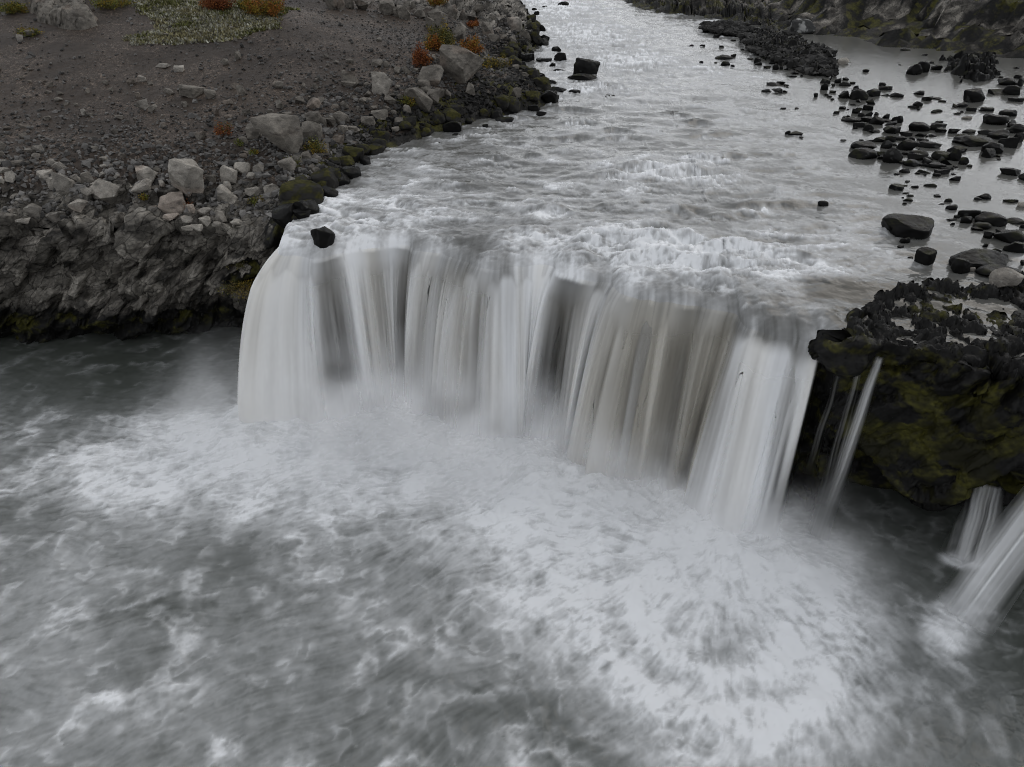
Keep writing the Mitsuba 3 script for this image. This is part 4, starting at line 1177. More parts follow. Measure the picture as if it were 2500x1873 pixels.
    (2.34, 122.86, 1.22, 0.54, '', ''),
]
BANK_STONES = [
    (-14.38, 44.98, 3.00, 2.03, '', 'huge angular boulder, slate grey on the left and pinkish on the right'),
    (-18.38, 39.85, 1.97, 1.85, '', 'huge pale pitted boulder near the cliff edge with dark underside'),
    (-22.71, 53.52, 1.58, 0.82, '', 'wide grey boulder with green lichen along its top, edge of the dark slope'),
    (-16.42, 46.63, 0.95, 1.02, '', 'grey slab leaning against the left of the huge slate and pink boulder'),
    (-16.51, 41.30, 1.03, 1.00, '', 'pear-shaped grey boulder below the orange shrub'),
    (-15.83, 41.79, 0.90, 0.64, '', 'squat grey boulder with pinkish cast beside the pear-shaped one'),
    (-15.19, 41.30, 0.59, 0.32, '', 'small smooth pale oval stone below the squat pinkish boulder'),
    (-16.51, 40.59, 0.64, 0.61, '', ''),
    (-16.19, 39.37, 1.11, 1.00, '', 'blocky grey boulder just above the mossy hollow by the fall'),
    (-16.28, 38.38, 0.67, 0.62, '', ''),
    (-17.07, 39.53, 0.48, 0.35, '', ''),
    (-15.31, 37.72, 0.66, 0.20, '', 'flat pale stone at the brink beside the moss tuft'),
    (-17.09, 38.32, 0.78, 0.33, '', ''),
    (-16.52, 36.89, 0.70, 0.38, '', ''),
    (-17.78, 38.31, 0.41, 0.43, '', ''),
    (-15.95, 36.82, 0.45, 0.22, '', ''),
    (-18.93, 38.08, 0.82, 0.26, '', ''),
    (-17.52, 41.15, 0.59, 0.46, '', ''),
    (-14.98, 40.66, 1.02, 0.43, '', ''),
    (-13.93, 40.50, 0.96, 0.66, '', 'ribbed dark grey boulder above the mossy rocks'),
    (-13.34, 42.28, 0.99, 0.74, '', ''),
    (-12.00, 43.76, 0.62, 0.54, '', 'clean-cut cube-like grey block below the moss-grown boulder'),
    (-12.46, 43.50, 0.56, 0.65, '', ''),
    (-12.99, 43.13, 0.78, 0.68, '', ''),
    (-12.91, 47.14, 1.32, 1.04, '', 'grey pointed boulder half covered by yellow moss'),
    (-13.35, 49.78, 1.13, 0.81, '', 'round dark grey boulder above the moss-grown pointed one'),
    (-12.72, 49.71, 0.56, 0.50, '', ''),
    (-12.30, 50.04, 0.63, 0.56, '', ''),
    (-11.66, 50.43, 1.01, 0.71, '', ''),
    (-13.95, 52.52, 1.04, 0.60, '', ''),
    (-15.03, 53.14, 0.72, 0.45, '', ''),
    (-12.46, 52.59, 0.52, 0.33, '', ''),
    (-17.12, 55.51, 0.75, 0.44, '', ''),
    (-19.40, 53.99, 0.66, 0.67, '', ''),
    (-21.26, 53.11, 0.72, 0.65, '', ''),
    (-19.86, 52.30, 0.65, 0.38, '', ''),
    (-22.65, 51.71, 0.38, 0.31, '', ''),
    (-18.10, 50.59, 0.57, 0.38, '', ''),
    (-19.07, 49.78, 0.50, 0.28, '', ''),
    (-15.29, 50.40, 0.69, 0.36, '', ''),
    (-16.84, 45.56, 0.58, 0.51, '', ''),
    (-16.21, 44.35, 0.63, 0.28, '', ''),
    (-11.36, 49.27, 0.87, 0.39, '', ''),
    (-11.36, 47.55, 0.79, 0.50, '', ''),
    (-10.62, 49.54, 0.69, 0.29, '', ''),
    (-10.84, 46.87, 0.54, 0.19, '', ''),
    (-14.85, 41.77, 0.60, 0.52, '', ''),
    (-12.21, 57.21, 1.26, 0.43, '', ''),
    (-16.27, 43.54, 0.45, 0.33, '', ''),
    (-17.69, 37.19, 0.55, 0.31, '', ''),
    (-17.23, 36.11, 0.59, 0.29, '', ''),
    (-16.62, 35.93, 0.54, 0.35, '', ''),
    (-19.20, 39.21, 1.47, 0.97, '', 'long ribbed pale rock like a fallen log left of the huge pitted boulder'),
    (-23.28, 39.81, 1.70, 1.06, '', 'large pale smooth boulder in the middle of the cliff-top rubble'),
    (-25.32, 39.83, 1.06, 1.13, '', 'tall pale tapering rock left of the large smooth boulder'),
    (-27.02, 38.91, 1.36, 0.77, '', 'pale flat-faced boulder above the cliff at the left'),
    (-25.86, 38.79, 0.99, 0.51, '', 'pale pitted oval boulder right of the flat-faced one'),
    (-26.85, 37.48, 0.76, 0.26, '', ''),
    (-24.39, 40.43, 0.91, 0.72, '', ''),
    (-21.44, 41.35, 1.30, 0.78, '', 'pale L-shaped rock above the rubble, with a notch'),
    (-21.34, 40.45, 1.15, 0.51, '', 'pale wedge boulder lying below the L-shaped rock'),
    (-22.71, 40.56, 0.62, 0.56, '', ''),
    (-22.36, 40.41, 0.43, 0.20, '', ''),
    (-27.24, 41.21, 1.02, 0.55, '', 'whitish folded rock at the upper left of the rubble'),
    (-26.02, 41.08, 0.86, 0.40, '', 'brownish flat boulder beside the whitish folded rock'),
    (-26.43, 40.67, 0.75, 0.59, '', ''),
    (-29.49, 42.55, 0.83, 0.32, '', ''),
    (-29.68, 41.60, 0.60, 0.40, '', ''),
    (-31.22, 44.35, 0.51, 0.57, '', ''),
    (-30.91, 43.60, 0.34, 0.29, '', ''),
    (-29.31, 43.91, 0.73, 0.35, '', ''),
    (-28.93, 44.12, 0.62, 0.46, '', ''),
    (-20.55, 39.67, 0.74, 0.86, '', ''),
    (-21.06, 39.03, 0.63, 0.37, '', ''),
    (-23.88, 39.33, 0.63, 0.43, '', ''),
    (-29.35, 40.56, 0.32, 0.37, '', ''),
    (-28.71, 40.47, 0.75, 0.36, '', ''),
    (-28.90, 42.68, 0.44, 0.21, '', ''),
    (-30.34, 42.77, 0.50, 0.32, '', ''),
    (-31.74, 47.97, 0.66, 0.25, '', ''),
    (-32.84, 47.67, 0.57, 0.26, '', ''),
    (-25.46, 46.93, 0.42, 0.28, '', ''),
    (-27.69, 45.49, 0.38, 0.17, '', ''),
    (-25.60, 44.47, 0.40, 0.29, '', ''),
    (-21.97, 45.12, 0.40, 0.32, '', ''),
    (-23.48, 43.30, 0.47, 0.36, '', ''),
    (-24.31, 42.45, 0.36, 0.20, '', ''),
    (-23.78, 42.45, 0.36, 0.20, '', ''),
    (-20.96, 42.02, 0.44, 0.35, '', ''),
    (-23.01, 41.13, 0.54, 0.18, '', ''),
    (-18.89, 38.02, 0.85, 0.25, '', ''),
    (-17.77, 38.26, 0.41, 0.43, '', ''),
    (-17.64, 37.24, 0.56, 0.25, '', ''),
    (-22.35, 39.21, 0.63, 0.20, '', ''),
    (-23.97, 38.26, 1.03, 0.49, '', ''),
    (-28.86, 39.10, 0.63, 0.73, '', ''),
    (-28.53, 39.47, 0.53, 0.34, '', ''),
    (-27.88, 38.50, 0.42, 0.24, '', ''),
    (-20.29, 40.77, 0.54, 0.35, '', ''),
    (-20.88, 40.78, 0.86, 0.26, '', ''),
    (-27.37, 42.53, 0.50, 0.37, '', ''),
    (-26.70, 42.04, 0.71, 0.50, '', ''),
    (-25.15, 40.89, 0.59, 0.56, '', ''),
    (-40.44, 64.39, 0.50, 0.57, '', 'upright pale stone on the dark slope at the upper left'),
    (-40.32, 65.68, 1.01, 0.47, '', ''),
    (-26.69, 58.97, 1.00, 0.30, '', 'pale flat slab lying on the bare dark slope'),
    (-25.16, 58.00, 0.84, 0.41, '', 'pale three-cornered stone on the bare dark slope'),
    (-27.40, 56.12, 0.79, 0.40, '', 'pale grey stone with a dark front on the open dark slope'),
    (-27.81, 55.51, 0.61, 0.42, '', ''),
    (-29.65, 55.40, 0.41, 0.33, '', ''),
    (-26.42, 55.50, 0.41, 0.27, '', ''),
    (-24.43, 53.65, 0.86, 0.37, '', ''),
    (-25.25, 51.08, 0.76, 0.62, '', 'hollowed pale boulder in mid slope'),
    (-24.30, 50.44, 0.63, 0.50, '', ''),
    (-28.84, 50.00, 0.53, 0.44, '', 'pale pointed stone alone on the brown slope'),
    (-28.40, 49.94, 0.37, 0.21, '', ''),
    (-31.73, 52.49, 0.55, 0.23, '', ''),
    (-34.15, 55.44, 0.44, 0.26, '', ''),
    (-30.19, 51.78, 0.26, 0.20, '', ''),
    (-30.93, 51.86, 0.32, 0.19, '', ''),
    (-35.27, 55.63, 0.27, 0.18, '', ''),
    (-22.57, 51.63, 0.38, 0.31, '', ''),
    (-22.82, 48.07, 0.48, 0.27, '', ''),
    (-36.91, 58.13, 0.25, 0.15, '', ''),
    (-36.36, 57.86, 0.42, 0.14, '', ''),
    (-28.77, 54.24, 0.33, 0.23, '', ''),
    (-32.05, 53.47, 0.46, 0.25, '', ''),
    (-33.10, 53.87, 0.60, 0.20, '', ''),
    (-32.62, 48.88, 0.37, 0.14, '', ''),
    (-25.24, 48.65, 0.24, 0.19, '', ''),
    (-4.23, 62.25, 3.64, 2.70, '', 'giant lichen-crusted boulder with a bulging front beside the mossy shore'),
    (-6.47, 60.33, 2.21, 1.33, '', 'big grey boulder leaning on the left of the giant lichen-crusted one'),
    (-6.93, 59.46, 1.02, 0.70, '', ''),
    (-7.04, 55.74, 1.87, 1.46, '', 'big sharp-edged dark grey boulder with a flat lit face'),
    (-6.00, 57.23, 1.27, 0.93, '', ''),
    (-6.65, 58.31, 0.93, 0.55, '', ''),
    (-9.80, 56.68, 1.57, 1.52, '', 'big pale pear-shaped boulder on the brown slope'),
    (-12.26, 57.40, 1.26, 0.93, '', 'tilted split boulder at the foot of the brown slope'),
    (-13.04, 59.26, 0.36, 0.40, '', ''),
    (-10.95, 62.30, 0.98, 0.52, '', ''),
    (-10.24, 62.57, 0.45, 0.45, '', ''),
    (-9.16, 61.32, 0.56, 0.55, '', ''),
    (-8.51, 61.71, 0.67, 0.61, '', ''),
    (-8.78, 58.16, 0.43, 0.24, '', ''),
    (-11.00, 57.60, 0.49, 0.27, '', ''),
    (-13.09, 62.30, 0.60, 0.29, '', ''),
    (-14.07, 61.62, 0.56, 0.25, '', ''),
    (-3.32, 60.17, 0.74, 0.85, '', ''),
    (-5.53, 58.50, 0.94, 0.62, '', ''),
    (-4.97, 58.54, 0.58, 0.59, '', ''),
    (-8.99, 55.05, 0.82, 0.53, '', ''),
    (-9.47, 52.67, 1.19, 0.58, '', ''),
    (-9.04, 53.88, 0.60, 0.40, '', ''),
    (-9.96, 51.15, 0.90, 0.60, '', ''),
    (-11.68, 50.62, 0.95, 0.65, '', ''),
    (-12.28, 49.85, 0.75, 0.67, '', ''),
    (-8.23, 51.77, 0.59, 0.32, '', ''),
    (-8.07, 52.68, 0.66, 0.52, '', ''),
    (-10.75, 53.87, 0.60, 0.54, '', ''),
    (-10.47, 54.68, 0.47, 0.29, '', ''),
    (-9.00, 56.23, 0.55, 0.22, '', ''),
    (-8.36, 56.07, 0.48, 0.30, '', ''),
    (-12.44, 52.72, 0.52, 0.27, '', ''),
    (-11.92, 53.06, 0.59, 0.53, '', ''),
    (-10.75, 49.50, 0.69, 0.29, '', ''),
    (-11.41, 49.09, 0.74, 0.47, '', ''),
    (-10.42, 47.76, 0.43, 0.31, '', ''),
    (-11.36, 47.48, 0.79, 0.50, '', ''),
    (-8.57, 53.73, 0.54, 0.34, '', ''),
    (-7.72, 54.42, 0.61, 0.55, '', ''),
    (-9.99, 53.63, 0.60, 0.26, '', ''),
    (-13.45, 85.86, 1.60, 1.41, '', 'big square-topped crag block at the top of the brown slope'),
    (-12.47, 85.79, 0.80, 0.92, '', ''),
    (-11.61, 85.60, 1.40, 1.32, '', ''),
    (-17.29, 85.41, 1.19, 1.33, '', ''),
    (-18.12, 84.16, 0.98, 1.12, '', ''),
    (-18.87, 83.62, 1.26, 1.29, '', ''),
    (-15.98, 85.69, 1.39, 1.02, '', ''),
    (-12.08, 91.81, 0.85, 0.91, '', ''),
    (-11.18, 91.77, 0.74, 0.81, '', ''),
    (-6.79, 91.44, 1.38, 1.59, '', 'tall rough grey crag left of the broken blocks'),
    (-7.85, 84.80, 2.19, 1.85, '', 'tilted grey slab above the yellow-green bush'),
    (-5.58, 81.47, 1.64, 1.89, '', 'long tilted slab with a dark cleft beside it, right of the yellow-green bush'),
    (-8.64, 83.80, 1.08, 1.21, '', ''),
    (-10.22, 87.92, 1.33, 0.85, '', ''),
    (-4.65, 93.25, 1.63, 0.88, '', ''),
    (-3.83, 94.62, 1.32, 0.81, '', ''),
    (-2.10, 95.77, 1.67, 0.91, '', 'flat pale block at the right end of the broken blocks'),
    (-2.39, 93.96, 0.99, 0.71, '', ''),
    (-3.50, 91.10, 1.28, 0.88, '', ''),
    (-2.68, 88.04, 1.45, 1.46, '', ''),
    (-2.02, 85.92, 1.32, 0.82, '', ''),
    (0.36, 95.58, 1.91, 1.34, '', 'broad pale-topped boulder at the dark shore'),
    (0.02, 88.95, 0.84, 0.97, '', ''),
    (1.37, 95.50, 1.69, 1.24, '', ''),
    (-0.93, 88.84, 0.95, 0.56, '', ''),
    (-5.61, 93.05, 0.97, 1.12, '', ''),
]


# ---------------------------------------------------------------- stones
def boulder(seed, sub=2, cuts=9, rough=0.10, round_=0.5):
    """A broken, worn block: a ball cut by planes and roughened.  Fits x, y in -0.5..0.5 and z in 0..1."""
    r = np.random.default_rng(seed)
    m = trimesh.creation.icosphere(subdivisions=sub)
    v = np.array(m.vertices)
    v = np.sign(v) * np.abs(v) ** (0.62 + 0.38 * round_)
    if cuts == 0:
        v = np.sign(v) * np.abs(v) ** 0.72
    v = v / np.abs(v).max()
    cuts = max(cuts, 3)
    d = r.normal(size=(cuts, 3))
    d /= np.linalg.norm(d, axis=1, keepdims=True)
    d = np.vstack([d, [[0.25 * r.normal(), 0.25 * r.normal(), 1]]])
    off = r.uniform(0.56 + 0.06 * round_, 0.90, cuts + 1)
    for dd, oo in zip(d, off):
        dd = dd / np.linalg.norm(dd)
        s = v @ dd
        over = np.maximum(s - oo, 0)
        v = v - (over * (0.97 - 0.12 * round_))[:, None] * dd
    if rough:
        nrm = v / (np.linalg.norm(v, axis=1, keepdims=True) + 1e-9)
        o = r.uniform(0, 90, 3)
        v = v + nrm * (rough * (0.75 * n3(v + o, 0.62, seed % 97) + 0.45 * n3(v + o, 0.3, seed % 89) + 0.30 * n3(v + o, 0.14, seed % 83)))[:, None]
    a = r.uniform(0, 6.28)
    c, s_ = math.cos(a), math.sin(a)
    v = v @ np.array([[c, -s_, 0], [s_, c, 0], [0, 0, 1]]).T
    lo, hi = v.min(0), v.max(0)
    v = (v - lo) / (hi - lo) - [0.5, 0.5, 0]
    return trimesh.Trimesh(v, m.faces, process=False)


def crag(seed, sub=2, n=13, rough=0.045):
    """An angular block as it breaks from the lava: the hull of a few points, edges a little worn."""
    r = np.random.default_rng(seed)
    q = r.normal(size=(n, 3))
    q /= np.linalg.norm(q, axis=1, keepdims=True)
    q = np.sign(q) * np.abs(q) ** 0.7 * r.uniform(0.75, 1.0, (n, 1))
    m = trimesh.convex.convex_hull(q)
    for _ in range(sub):
        m = m.subdivide()
    v = np.array(m.vertices)
    if sub:
        o = r.uniform(0, 90, 3)
        nrm = v / (np.linalg.norm(v, axis=1, keepdims=True) + 1e-9)
        v = v + nrm * (rough * (n3(v + o, 0.55, seed % 97) + 0.6 * n3(v + o, 0.22, seed % 89) + 0.35 * n3(v + o, 0.1, seed % 83)))[:, None]
    lo, hi = v.min(0), v.max(0)
    v = (v - lo) / (hi - lo) - [0.5, 0.5, 0]
    return trimesh.Trimesh(v, m.faces, process=False)


ANGULAR = [crag(1700 + k, 2, 11 + k % 5, 0.04) for k in range(16)]
SMALL = [boulder(700 + k, 2, 8, 0.07, 0.35 + 0.06 * (k % 6)) for k in range(14)]
SMALL_PLY = {}
USED = {}


def fresh(name):
    k = USED.get(name, 0)
    USED[name] = k + 1
    return name if k == 0 else f'{name}_{k:03d}'


def put_stone(name, bsdf, x, y, z, w, d, h, turn, seed, big, smooth=42, worn=0.32, block=False):
    key = fresh(name)
    t = T().translate((float(x), float(y), float(z))).rotate((0, 0, 1), float(turn)).scale((float(w), float(d), float(h)))
    if big and block is None:
        m = crag(seed, (4 if w > 2.4 else 3) if big > 1 else 2, 15 if big > 1 else 12, 0.05 if big > 1 else 0.04)
        shape = mikit.ply(m, bsdf, smooth=24)
    elif big:
        m = boulder(seed, 4 if big > 1 and w > 2.4 else 3, 0 if block else 12 if big > 1 else 10, 0.085, 0.1 if block else worn)
        shape = mikit.ply(m, bsdf, smooth=smooth)
    else:
        kind = ANGULAR if block is None else SMALL
        k = (seed % len(kind), bsdf, block is None)
        if k not in SMALL_PLY:
            SMALL_PLY[k] = mikit.ply(kind[k[0]], bsdf, smooth=26 if block is None else 46)
        shape = dict(SMALL_PLY[k])
    scene[key] = {**shape, 'to_world': t}
    return key


def seen_from_eye(x, y, z):
    """Where a point lies as seen from above the pool: to the right, and away."""
    dep = y * math.cos(PITCH) - (z - EYE[2]) * math.sin(PITCH)
    return x / dep, -(y * math.sin(PITCH) + (z - EYE[2]) * math.cos(PITCH)) / dep


ORD = ['', 'second ', 'third ', 'fourth ', 'fifth ', 'sixth ', 'seventh ', 'eighth ', 'ninth ', 'tenth ', 'eleventh ', 'twelfth ', 'thirteenth ', 'fourteenth ', 'fifteenth ']
TO_NAME = []          # (key, x, y, z, width, kind words, category, landmark table)


def name_by_neighbours(entries, marks, category):
    """Labels for the plainer stones: by look, then by the nearest thing that has a name of its own."""
    buckets = {}
    for key, x, y, z, w, words in entries:
        a = seen_from_eye(x, y, z)
        best = min(marks, key=lambda q: math.hypot(q[0] - a[0], 1.3 * (q[1] - a[1])))
        dx, dy = a[0] - best[0], a[1] - best[1]
        side = ('right of' if dx > 0 else 'left of') if abs(dx) > 1.1 * abs(dy) else ('just in front of' if dy > 0 else 'just behind')
        buckets.setdefault((best[2], side, words), []).append((math.hypot(dx, dy), key))
    for (mark, side, words), row in buckets.items():
        for k, (_, key) in enumerate(sorted(row)):
            lab = f'{ORD[min(k, 14)] + "nearest " if len(row) > 1 else ""}{words} {side} the {mark}'
            tell(key, lab, category, 'stones ' + ('in the river' if category == 'river rock' else 'on the bank' if category == 'boulder' else 'along the shore'))


# short names of the stones that stand out, for the labels of their neighbours
def short(label):
    cut = label
    for stop in (' standing', ' among', ' near', ' beside', ' below', ' above', ' with ', ' in ', ' at ', ' by ', ' on ', ' off ', ' behind', ' alone', ' lying', ' resting', ' breaking', ' cut ', ' from', ' leaning', ' left of', ' right', ' half', ' between', ' tucked', ', ', ' like', ' across', ' just', ' of two', ' of the'):
        if stop in cut:
            cut = cut.split(stop)[0]
    return cut


r5 = np.random.default_rng(5)
river_entries, river_marks = [], []
LOOK = {'': 'wet_rock', 'grey': 'grey_stone', 'brown': 'grey_stone', 'spotted': 'lichen_rock'}
for i, (x, y, w, h, look, lab) in enumerate(RIVER_STONES):
    w, h = w * 1.02, h * 1.12
    big = 2 if w > 2.2 or (lab and w > 1.0) else 1 if w > 0.7 else 0
    dep = w * r5.uniform(0.55, 0.85)
    z0 = RIVER_Z
    if 'ledge' in lab and 'back of' in lab:
        z0 = RIVER_Z + 0.35
    sink = 0.40 * h + 0.06
    key = put_stone('river_rock', LOOK[look], x, y + 0.12 * w, z0 - sink, w, dep, h + sink, r5.uniform(-14, 14), 1000 + i, big, 60, 0.8, 'huge' in lab or 'loaf' in lab or (None if i % 2 and not lab else False))
    sx, sy = seen_from_eye(x, y, RIVER_Z)
    if lab:
        tell(key, lab, 'river rock', 'stones in the river')
        river_marks.append((sx, sy, short(lab)))
    else:
        px = w / math.hypot(y, 13) * 711
        words = ('tiny' if px < 7 else 'small' if px < 16 else 'mid-sized' if px < 30 else 'large') + (' flat' if h < 0.32 * w else ' upright' if h > 0.75 * w else ' rounded') + ' black wet rock'
        river_entries.append((key, x, y, RIVER_Z, w, words))
# smaller stones wedged between those of the bar
rb = np.random.default_rng(55)
bar = [q_ for q_ in RIVER_STONES if 20 < q_[0] < 42 and 36 < q_[1] < 72 and q_[2] > 0.6]
for i in range(48):
    x, y, w, h, look, lab = bar[rb.integers(len(bar))]
    a_, w2_ = rb.uniform(0, 6.28), w * rb.uniform(0.3, 0.6)
    x, y = x + math.cos(a_) * 0.62 * w, y + math.sin(a_) * 0.75 * w
    h = w2_ * rb.uniform(0.25, 0.5)
    key = put_stone('river_rock', 'wet_rock', x, y, RIVER_Z - 0.4 * h, w2_, w2_ * 0.8, 1.4 * h, rb.uniform(0, 360), 9100 + i, 0, block=None)
    px = w2_ / math.hypot(y, 13) * 711
    river_entries.append((key, x, y, RIVER_Z, w2_, ('tiny' if px < 7 else 'small' if px < 16 else 'mid-sized') + (' flat' if h < 0.36 * w2_ else ' angular') + ' black wet rock'))
river_marks += [(*seen_from_eye(33, 95, 9), 'long rubble island'), (*seen_from_eye(29.5, 111, 9), 'small rubble island'), (*seen_from_eye(50, 83, 9), 'jagged crag island'), (*seen_from_eye(3.0, 78, 9), 'dark bushy shore'),
                (*seen_from_eye(3.5, 110, 9), 'dark upstream shore')]
name_by_neighbours(river_entries, river_marks, 'river rock')

# the rock the water parts around on the lip
k = put_stone('lip_rock', 'wet_rock', -9.25, 33.2, 8.0, 1.15, 1.0, 1.55, 20, 77, 2)
tell(k, 'dark wet rock parting the water on the lip at the left end of the fall', 'rock')

bank_entries, bank_marks = [], []
bx = np.array([s_[0] for s_ in BANK_STONES])
by = np.array([s_[1] for s_ in BANK_STONES])
bz = land_z(bx, by)
for i, (x, y, w, h, look, lab) in enumerate(BANK_STONES):
    big = 2 if w > 1.5 or (lab and w > 0.7) else 1 if w > 0.55 else 0
    z = bz[i]
    sink = 0.22 * h
    key = put_stone('boulder', 'dark_stone' if y > 42.5 + 2.5 * math.sin(1.7 * i) and 'pale' not in lab else 'grey_stone', x, y + 0.1 * w, z - sink, w * 1.04, w * r5.uniform(0.65, 0.95), h + sink, r5.uniform(-25, 25), 3000 + i, big, block=None if i % 4 or lab else False)
    sx, sy = seen_from_eye(x, y, z)
    if lab:
        tell(key, lab, 'boulder', 'stones on the bank')
        bank_marks.append((sx, sy, short(lab)))
    else:
        px = w / math.hypot(y, 13) * 711
        words = ('small' if px < 16 else 'mid-sized' if px < 32 else 'large') + (' flat' if h < 0.5 * w else ' upright' if h > 0.95 * w else ' rounded') + ' grey stone'
        bank_entries.append((key, x, y, z, w, words))

# further single stones between the measured ones, then loose rubble
def bank_scatter(n, seed, need):
    r = np.random.default_rng(seed)
    x, y = r.uniform(-46, 4, n), r.uniform(37, 100, n)
    w, c = poly_distance(x, y, WEST_SHORE), poly_distance(x, y, CLIFF[:11])
    near = np.minimum(w, c + 0.6)
    dens = np.interp(near, [0.2, 1.0, 3, 6, 10, 16, 30], [0.0, 1.0, 1.0, 0.65, 0.30, 0.10, 0.03])
    dens = dens * (0.45 + 0.9 * meshkit.fbm(np.stack([x / 4, y / 4, x * 0], -1), 3, 9)) * np.interp(y, [37, 60, 100], [1, 0.8, 0.5])
    seen = np.abs(x) < 0.76 * (y * 0.84 + 6)
    ok = (r.uniform(0, 1, n) < dens) & seen & (c > 0.5) & (w > 0.5)
    return x[ok][:need], y[ok][:need], near[ok][:need]


tree = cKDTree(np.stack([bx, by], 1))
sx_, sy_, nr_ = bank_scatter(2600, 61, 2600)
d_, i_ = tree.query(np.stack([sx_, sy_], 1))
free = d_ > 0.75 * np.array([s_[2] for s_ in BANK_STONES])[i_] + 0.2
sx_, sy_, nr_ = sx_[free][:102], sy_[free][:102], nr_[free][:102]
sz_ = land_z(sx_, sy_)
for i, (x, y, z) in enumerate(zip(sx_, sy_, sz_)):
    w = float(np.clip(r5.lognormal(-0.65, 0.35), 0.3, 1.2)) * float(np.interp(nr_[i], [0, 8, 20], [1, 0.8, 0.6]))
    h = w * r5.uniform(0.5, 0.9)
    key = put_stone('boulder', 'dark_stone' if y > 42 else 'grey_stone', x, y, z - 0.25 * h, w, w * r5.uniform(0.7, 1), h * 1.25, r5.uniform(0, 360), 5000 + i, 1 if w > 0.7 else 0, block=None)
    px = w / math.hypot(y, 13) * 711
    words = ('small' if px < 16 else 'mid-sized' if px < 32 else 'large') + (' flat' if h < 0.6 * w else ' upright' if h > 0.8 * w else ' rounded') + ' grey stone'
    bank_entries.append((key, x, y, z, w, words))
name_by_neighbours(bank_entries, bank_marks, 'boulder')

# moss-covered boulders along the waterline
shore_entries = []
rs = np.random.default_rng(83)
line = np.array(WEST_SHORE[1:13])
seg = np.concatenate([[0], np.cumsum(np.linalg.norm(np.diff(line, axis=0), axis=1))])
arcs = seg[-1] * np.sort(rs.uniform(0, 1, 96)) ** 1.35
for i, a in enumerate(arcs):
    px_, py_ = np.interp(a, seg, line[:, 0]), np.interp(a, seg, line[:, 1])
    off = rs.uniform(-0.55, 1.5)
    k = int(np.clip(np.searchsorted(seg, a) - 1, 0, len(line) - 2))
    t_ = (line[k + 1] - line[k]) / np.linalg.norm(line[k + 1] - line[k])
    x, y = px_ - t_[1] * off, py_ + t_[0] * off
    w = rs.uniform(0.55, 1.5) * (1.0 + 0.004 * a)
    h = w * rs.uniform(0.45, 0.75)
    z = max(float(land_z(x, y)[0]), RIVER_Z - 0.15)
    key = put_stone('shore_rock', 'mossy_rock' if off > 0.1 else 'wet_rock', x, y, z - 0.3 * h, w, w * rs.uniform(0.7, 1), h * 1.3, rs.uniform(0, 360), 6000 + i, 1 if w > 0.8 else 0)
    words = ('mossy' if off > 0.1 else 'wet black') + (' small' if w < 0.9 else ' big') + ' shore rock'
    shore_entries.append((key, x, y, z, w, words))
MOSSY = [(-11.5, 38.3, 2.3, 1.5, 'big rounded moss-covered boulder in the hollow beside the head of the fall'), (-10.9, 41.0, 1.7, 1.2, 'mossy boulder above the white water at the river edge'), (-12.1, 40.2, 1.3, 0.8, 'low mossy rock between the blocky grey boulder and the water'),
         (-12.0, 36.4, 1.7, 1.1, 'dark half-wet rock at the top of the cliff beside the left curtain')]
shore_marks = list(bank_marks)
for i, (x, y, w, h, lab) in enumerate(MOSSY):
    z = float(land_z(x, y)[0])
    key = put_stone('shore_rock', 'mossy_rock' if i < 3 else 'wet_rock', x, y, z - 0.35 * h, w, w * 0.85, h * 1.35, 40 * i, 6500 + i, 2)
    tell(key, lab, 'shore rock', 'stones along the shore')
    shore_marks.append((*seen_from_eye(x, y, z), short(lab)))
shore_marks += [(*seen_from_eye(-2.4, 57.7, 9), 'bend of the shore'), (*seen_from_eye(2.5, 62, 9), 'point of the shore'), (*seen_from_eye(1.0, 80, 9), 'bay in the shore')]
name_by_neighbours(shore_entries, shore_marks, 'shore rock')


def stone_soup(x, y, z, size, colours, seed, flat=(0.5, 0.9)):
    """Many small stones as one mesh."""
    r = np.random.default_rng(seed)
    protos = []
    for k in range(10):
        m = crag(900 + k, 0, 9 + k % 4)
        protos.append((np.array(m.vertices) - [0, 0, 0.35], np.array(m.faces)))
    vs, fs, cs, at = [], [], [], 0
    for i in range(len(x)):
        v, f = protos[r.integers(10)]
        a = r.uniform(0, 6.28)
        c, s_ = math.cos(a), math.sin(a)
        q = v * [size[i], size[i] * r.uniform(0.6, 1), size[i] * r.uniform(*flat)]
        q = np.stack([q[:, 0] * c - q[:, 1] * s_, q[:, 0] * s_ + q[:, 1] * c, q[:, 2]], 1) + [x[i], y[i], z[i]]
        vs.append(q)
        fs.append(f + at)
        cs.append(np.broadcast_to(colours[i], (len(v), 3)))
        at += len(v)
    return np.vstack(vs), np.vstack(fs), np.vstack(cs)


gx, gy, gn = bank_scatter(120000, 71, 15000)
gz = land_z(gx, gy)
rg = np.random.default_rng(72)
size = np.clip(rg.lognormal(-1.70, 0.48, len(gx)) * np.interp(gn, [0, 4, 9], [1.25, 1.0, 0.75]), 0.09, 0.55)
tone = rg.uniform(0.035, 0.20, len(gx)) * np.interp(gy, [38, 43, 60], [1.15, 0.80, 0.7])
gw = poly_distance(gx, gy, WEST_SHORE)
tone *= np.where((gy > 50) & (gy < 92), np.interp(gw, [2.5, 4.5], [0.22, 1.0]), np.interp(gw, [0.9, 1.6], [0.3, 1.0]))
gcol = tone[:, None] * np.array([1.0, 0.955, 0.90]) * (1 + 0.08 * rg.normal(size=(len(gx), 1)))
v, f, c = stone_soup(gx, gy, gz + 0.02, size, gcol, 73)
scene['rubble'] = mikit.ply((v, f), 'pebble', smooth=False, color=c)
tell('rubble', 'loose grey rubble strewn over the dark bank above the cliff', 'rubble', kind='stuff')


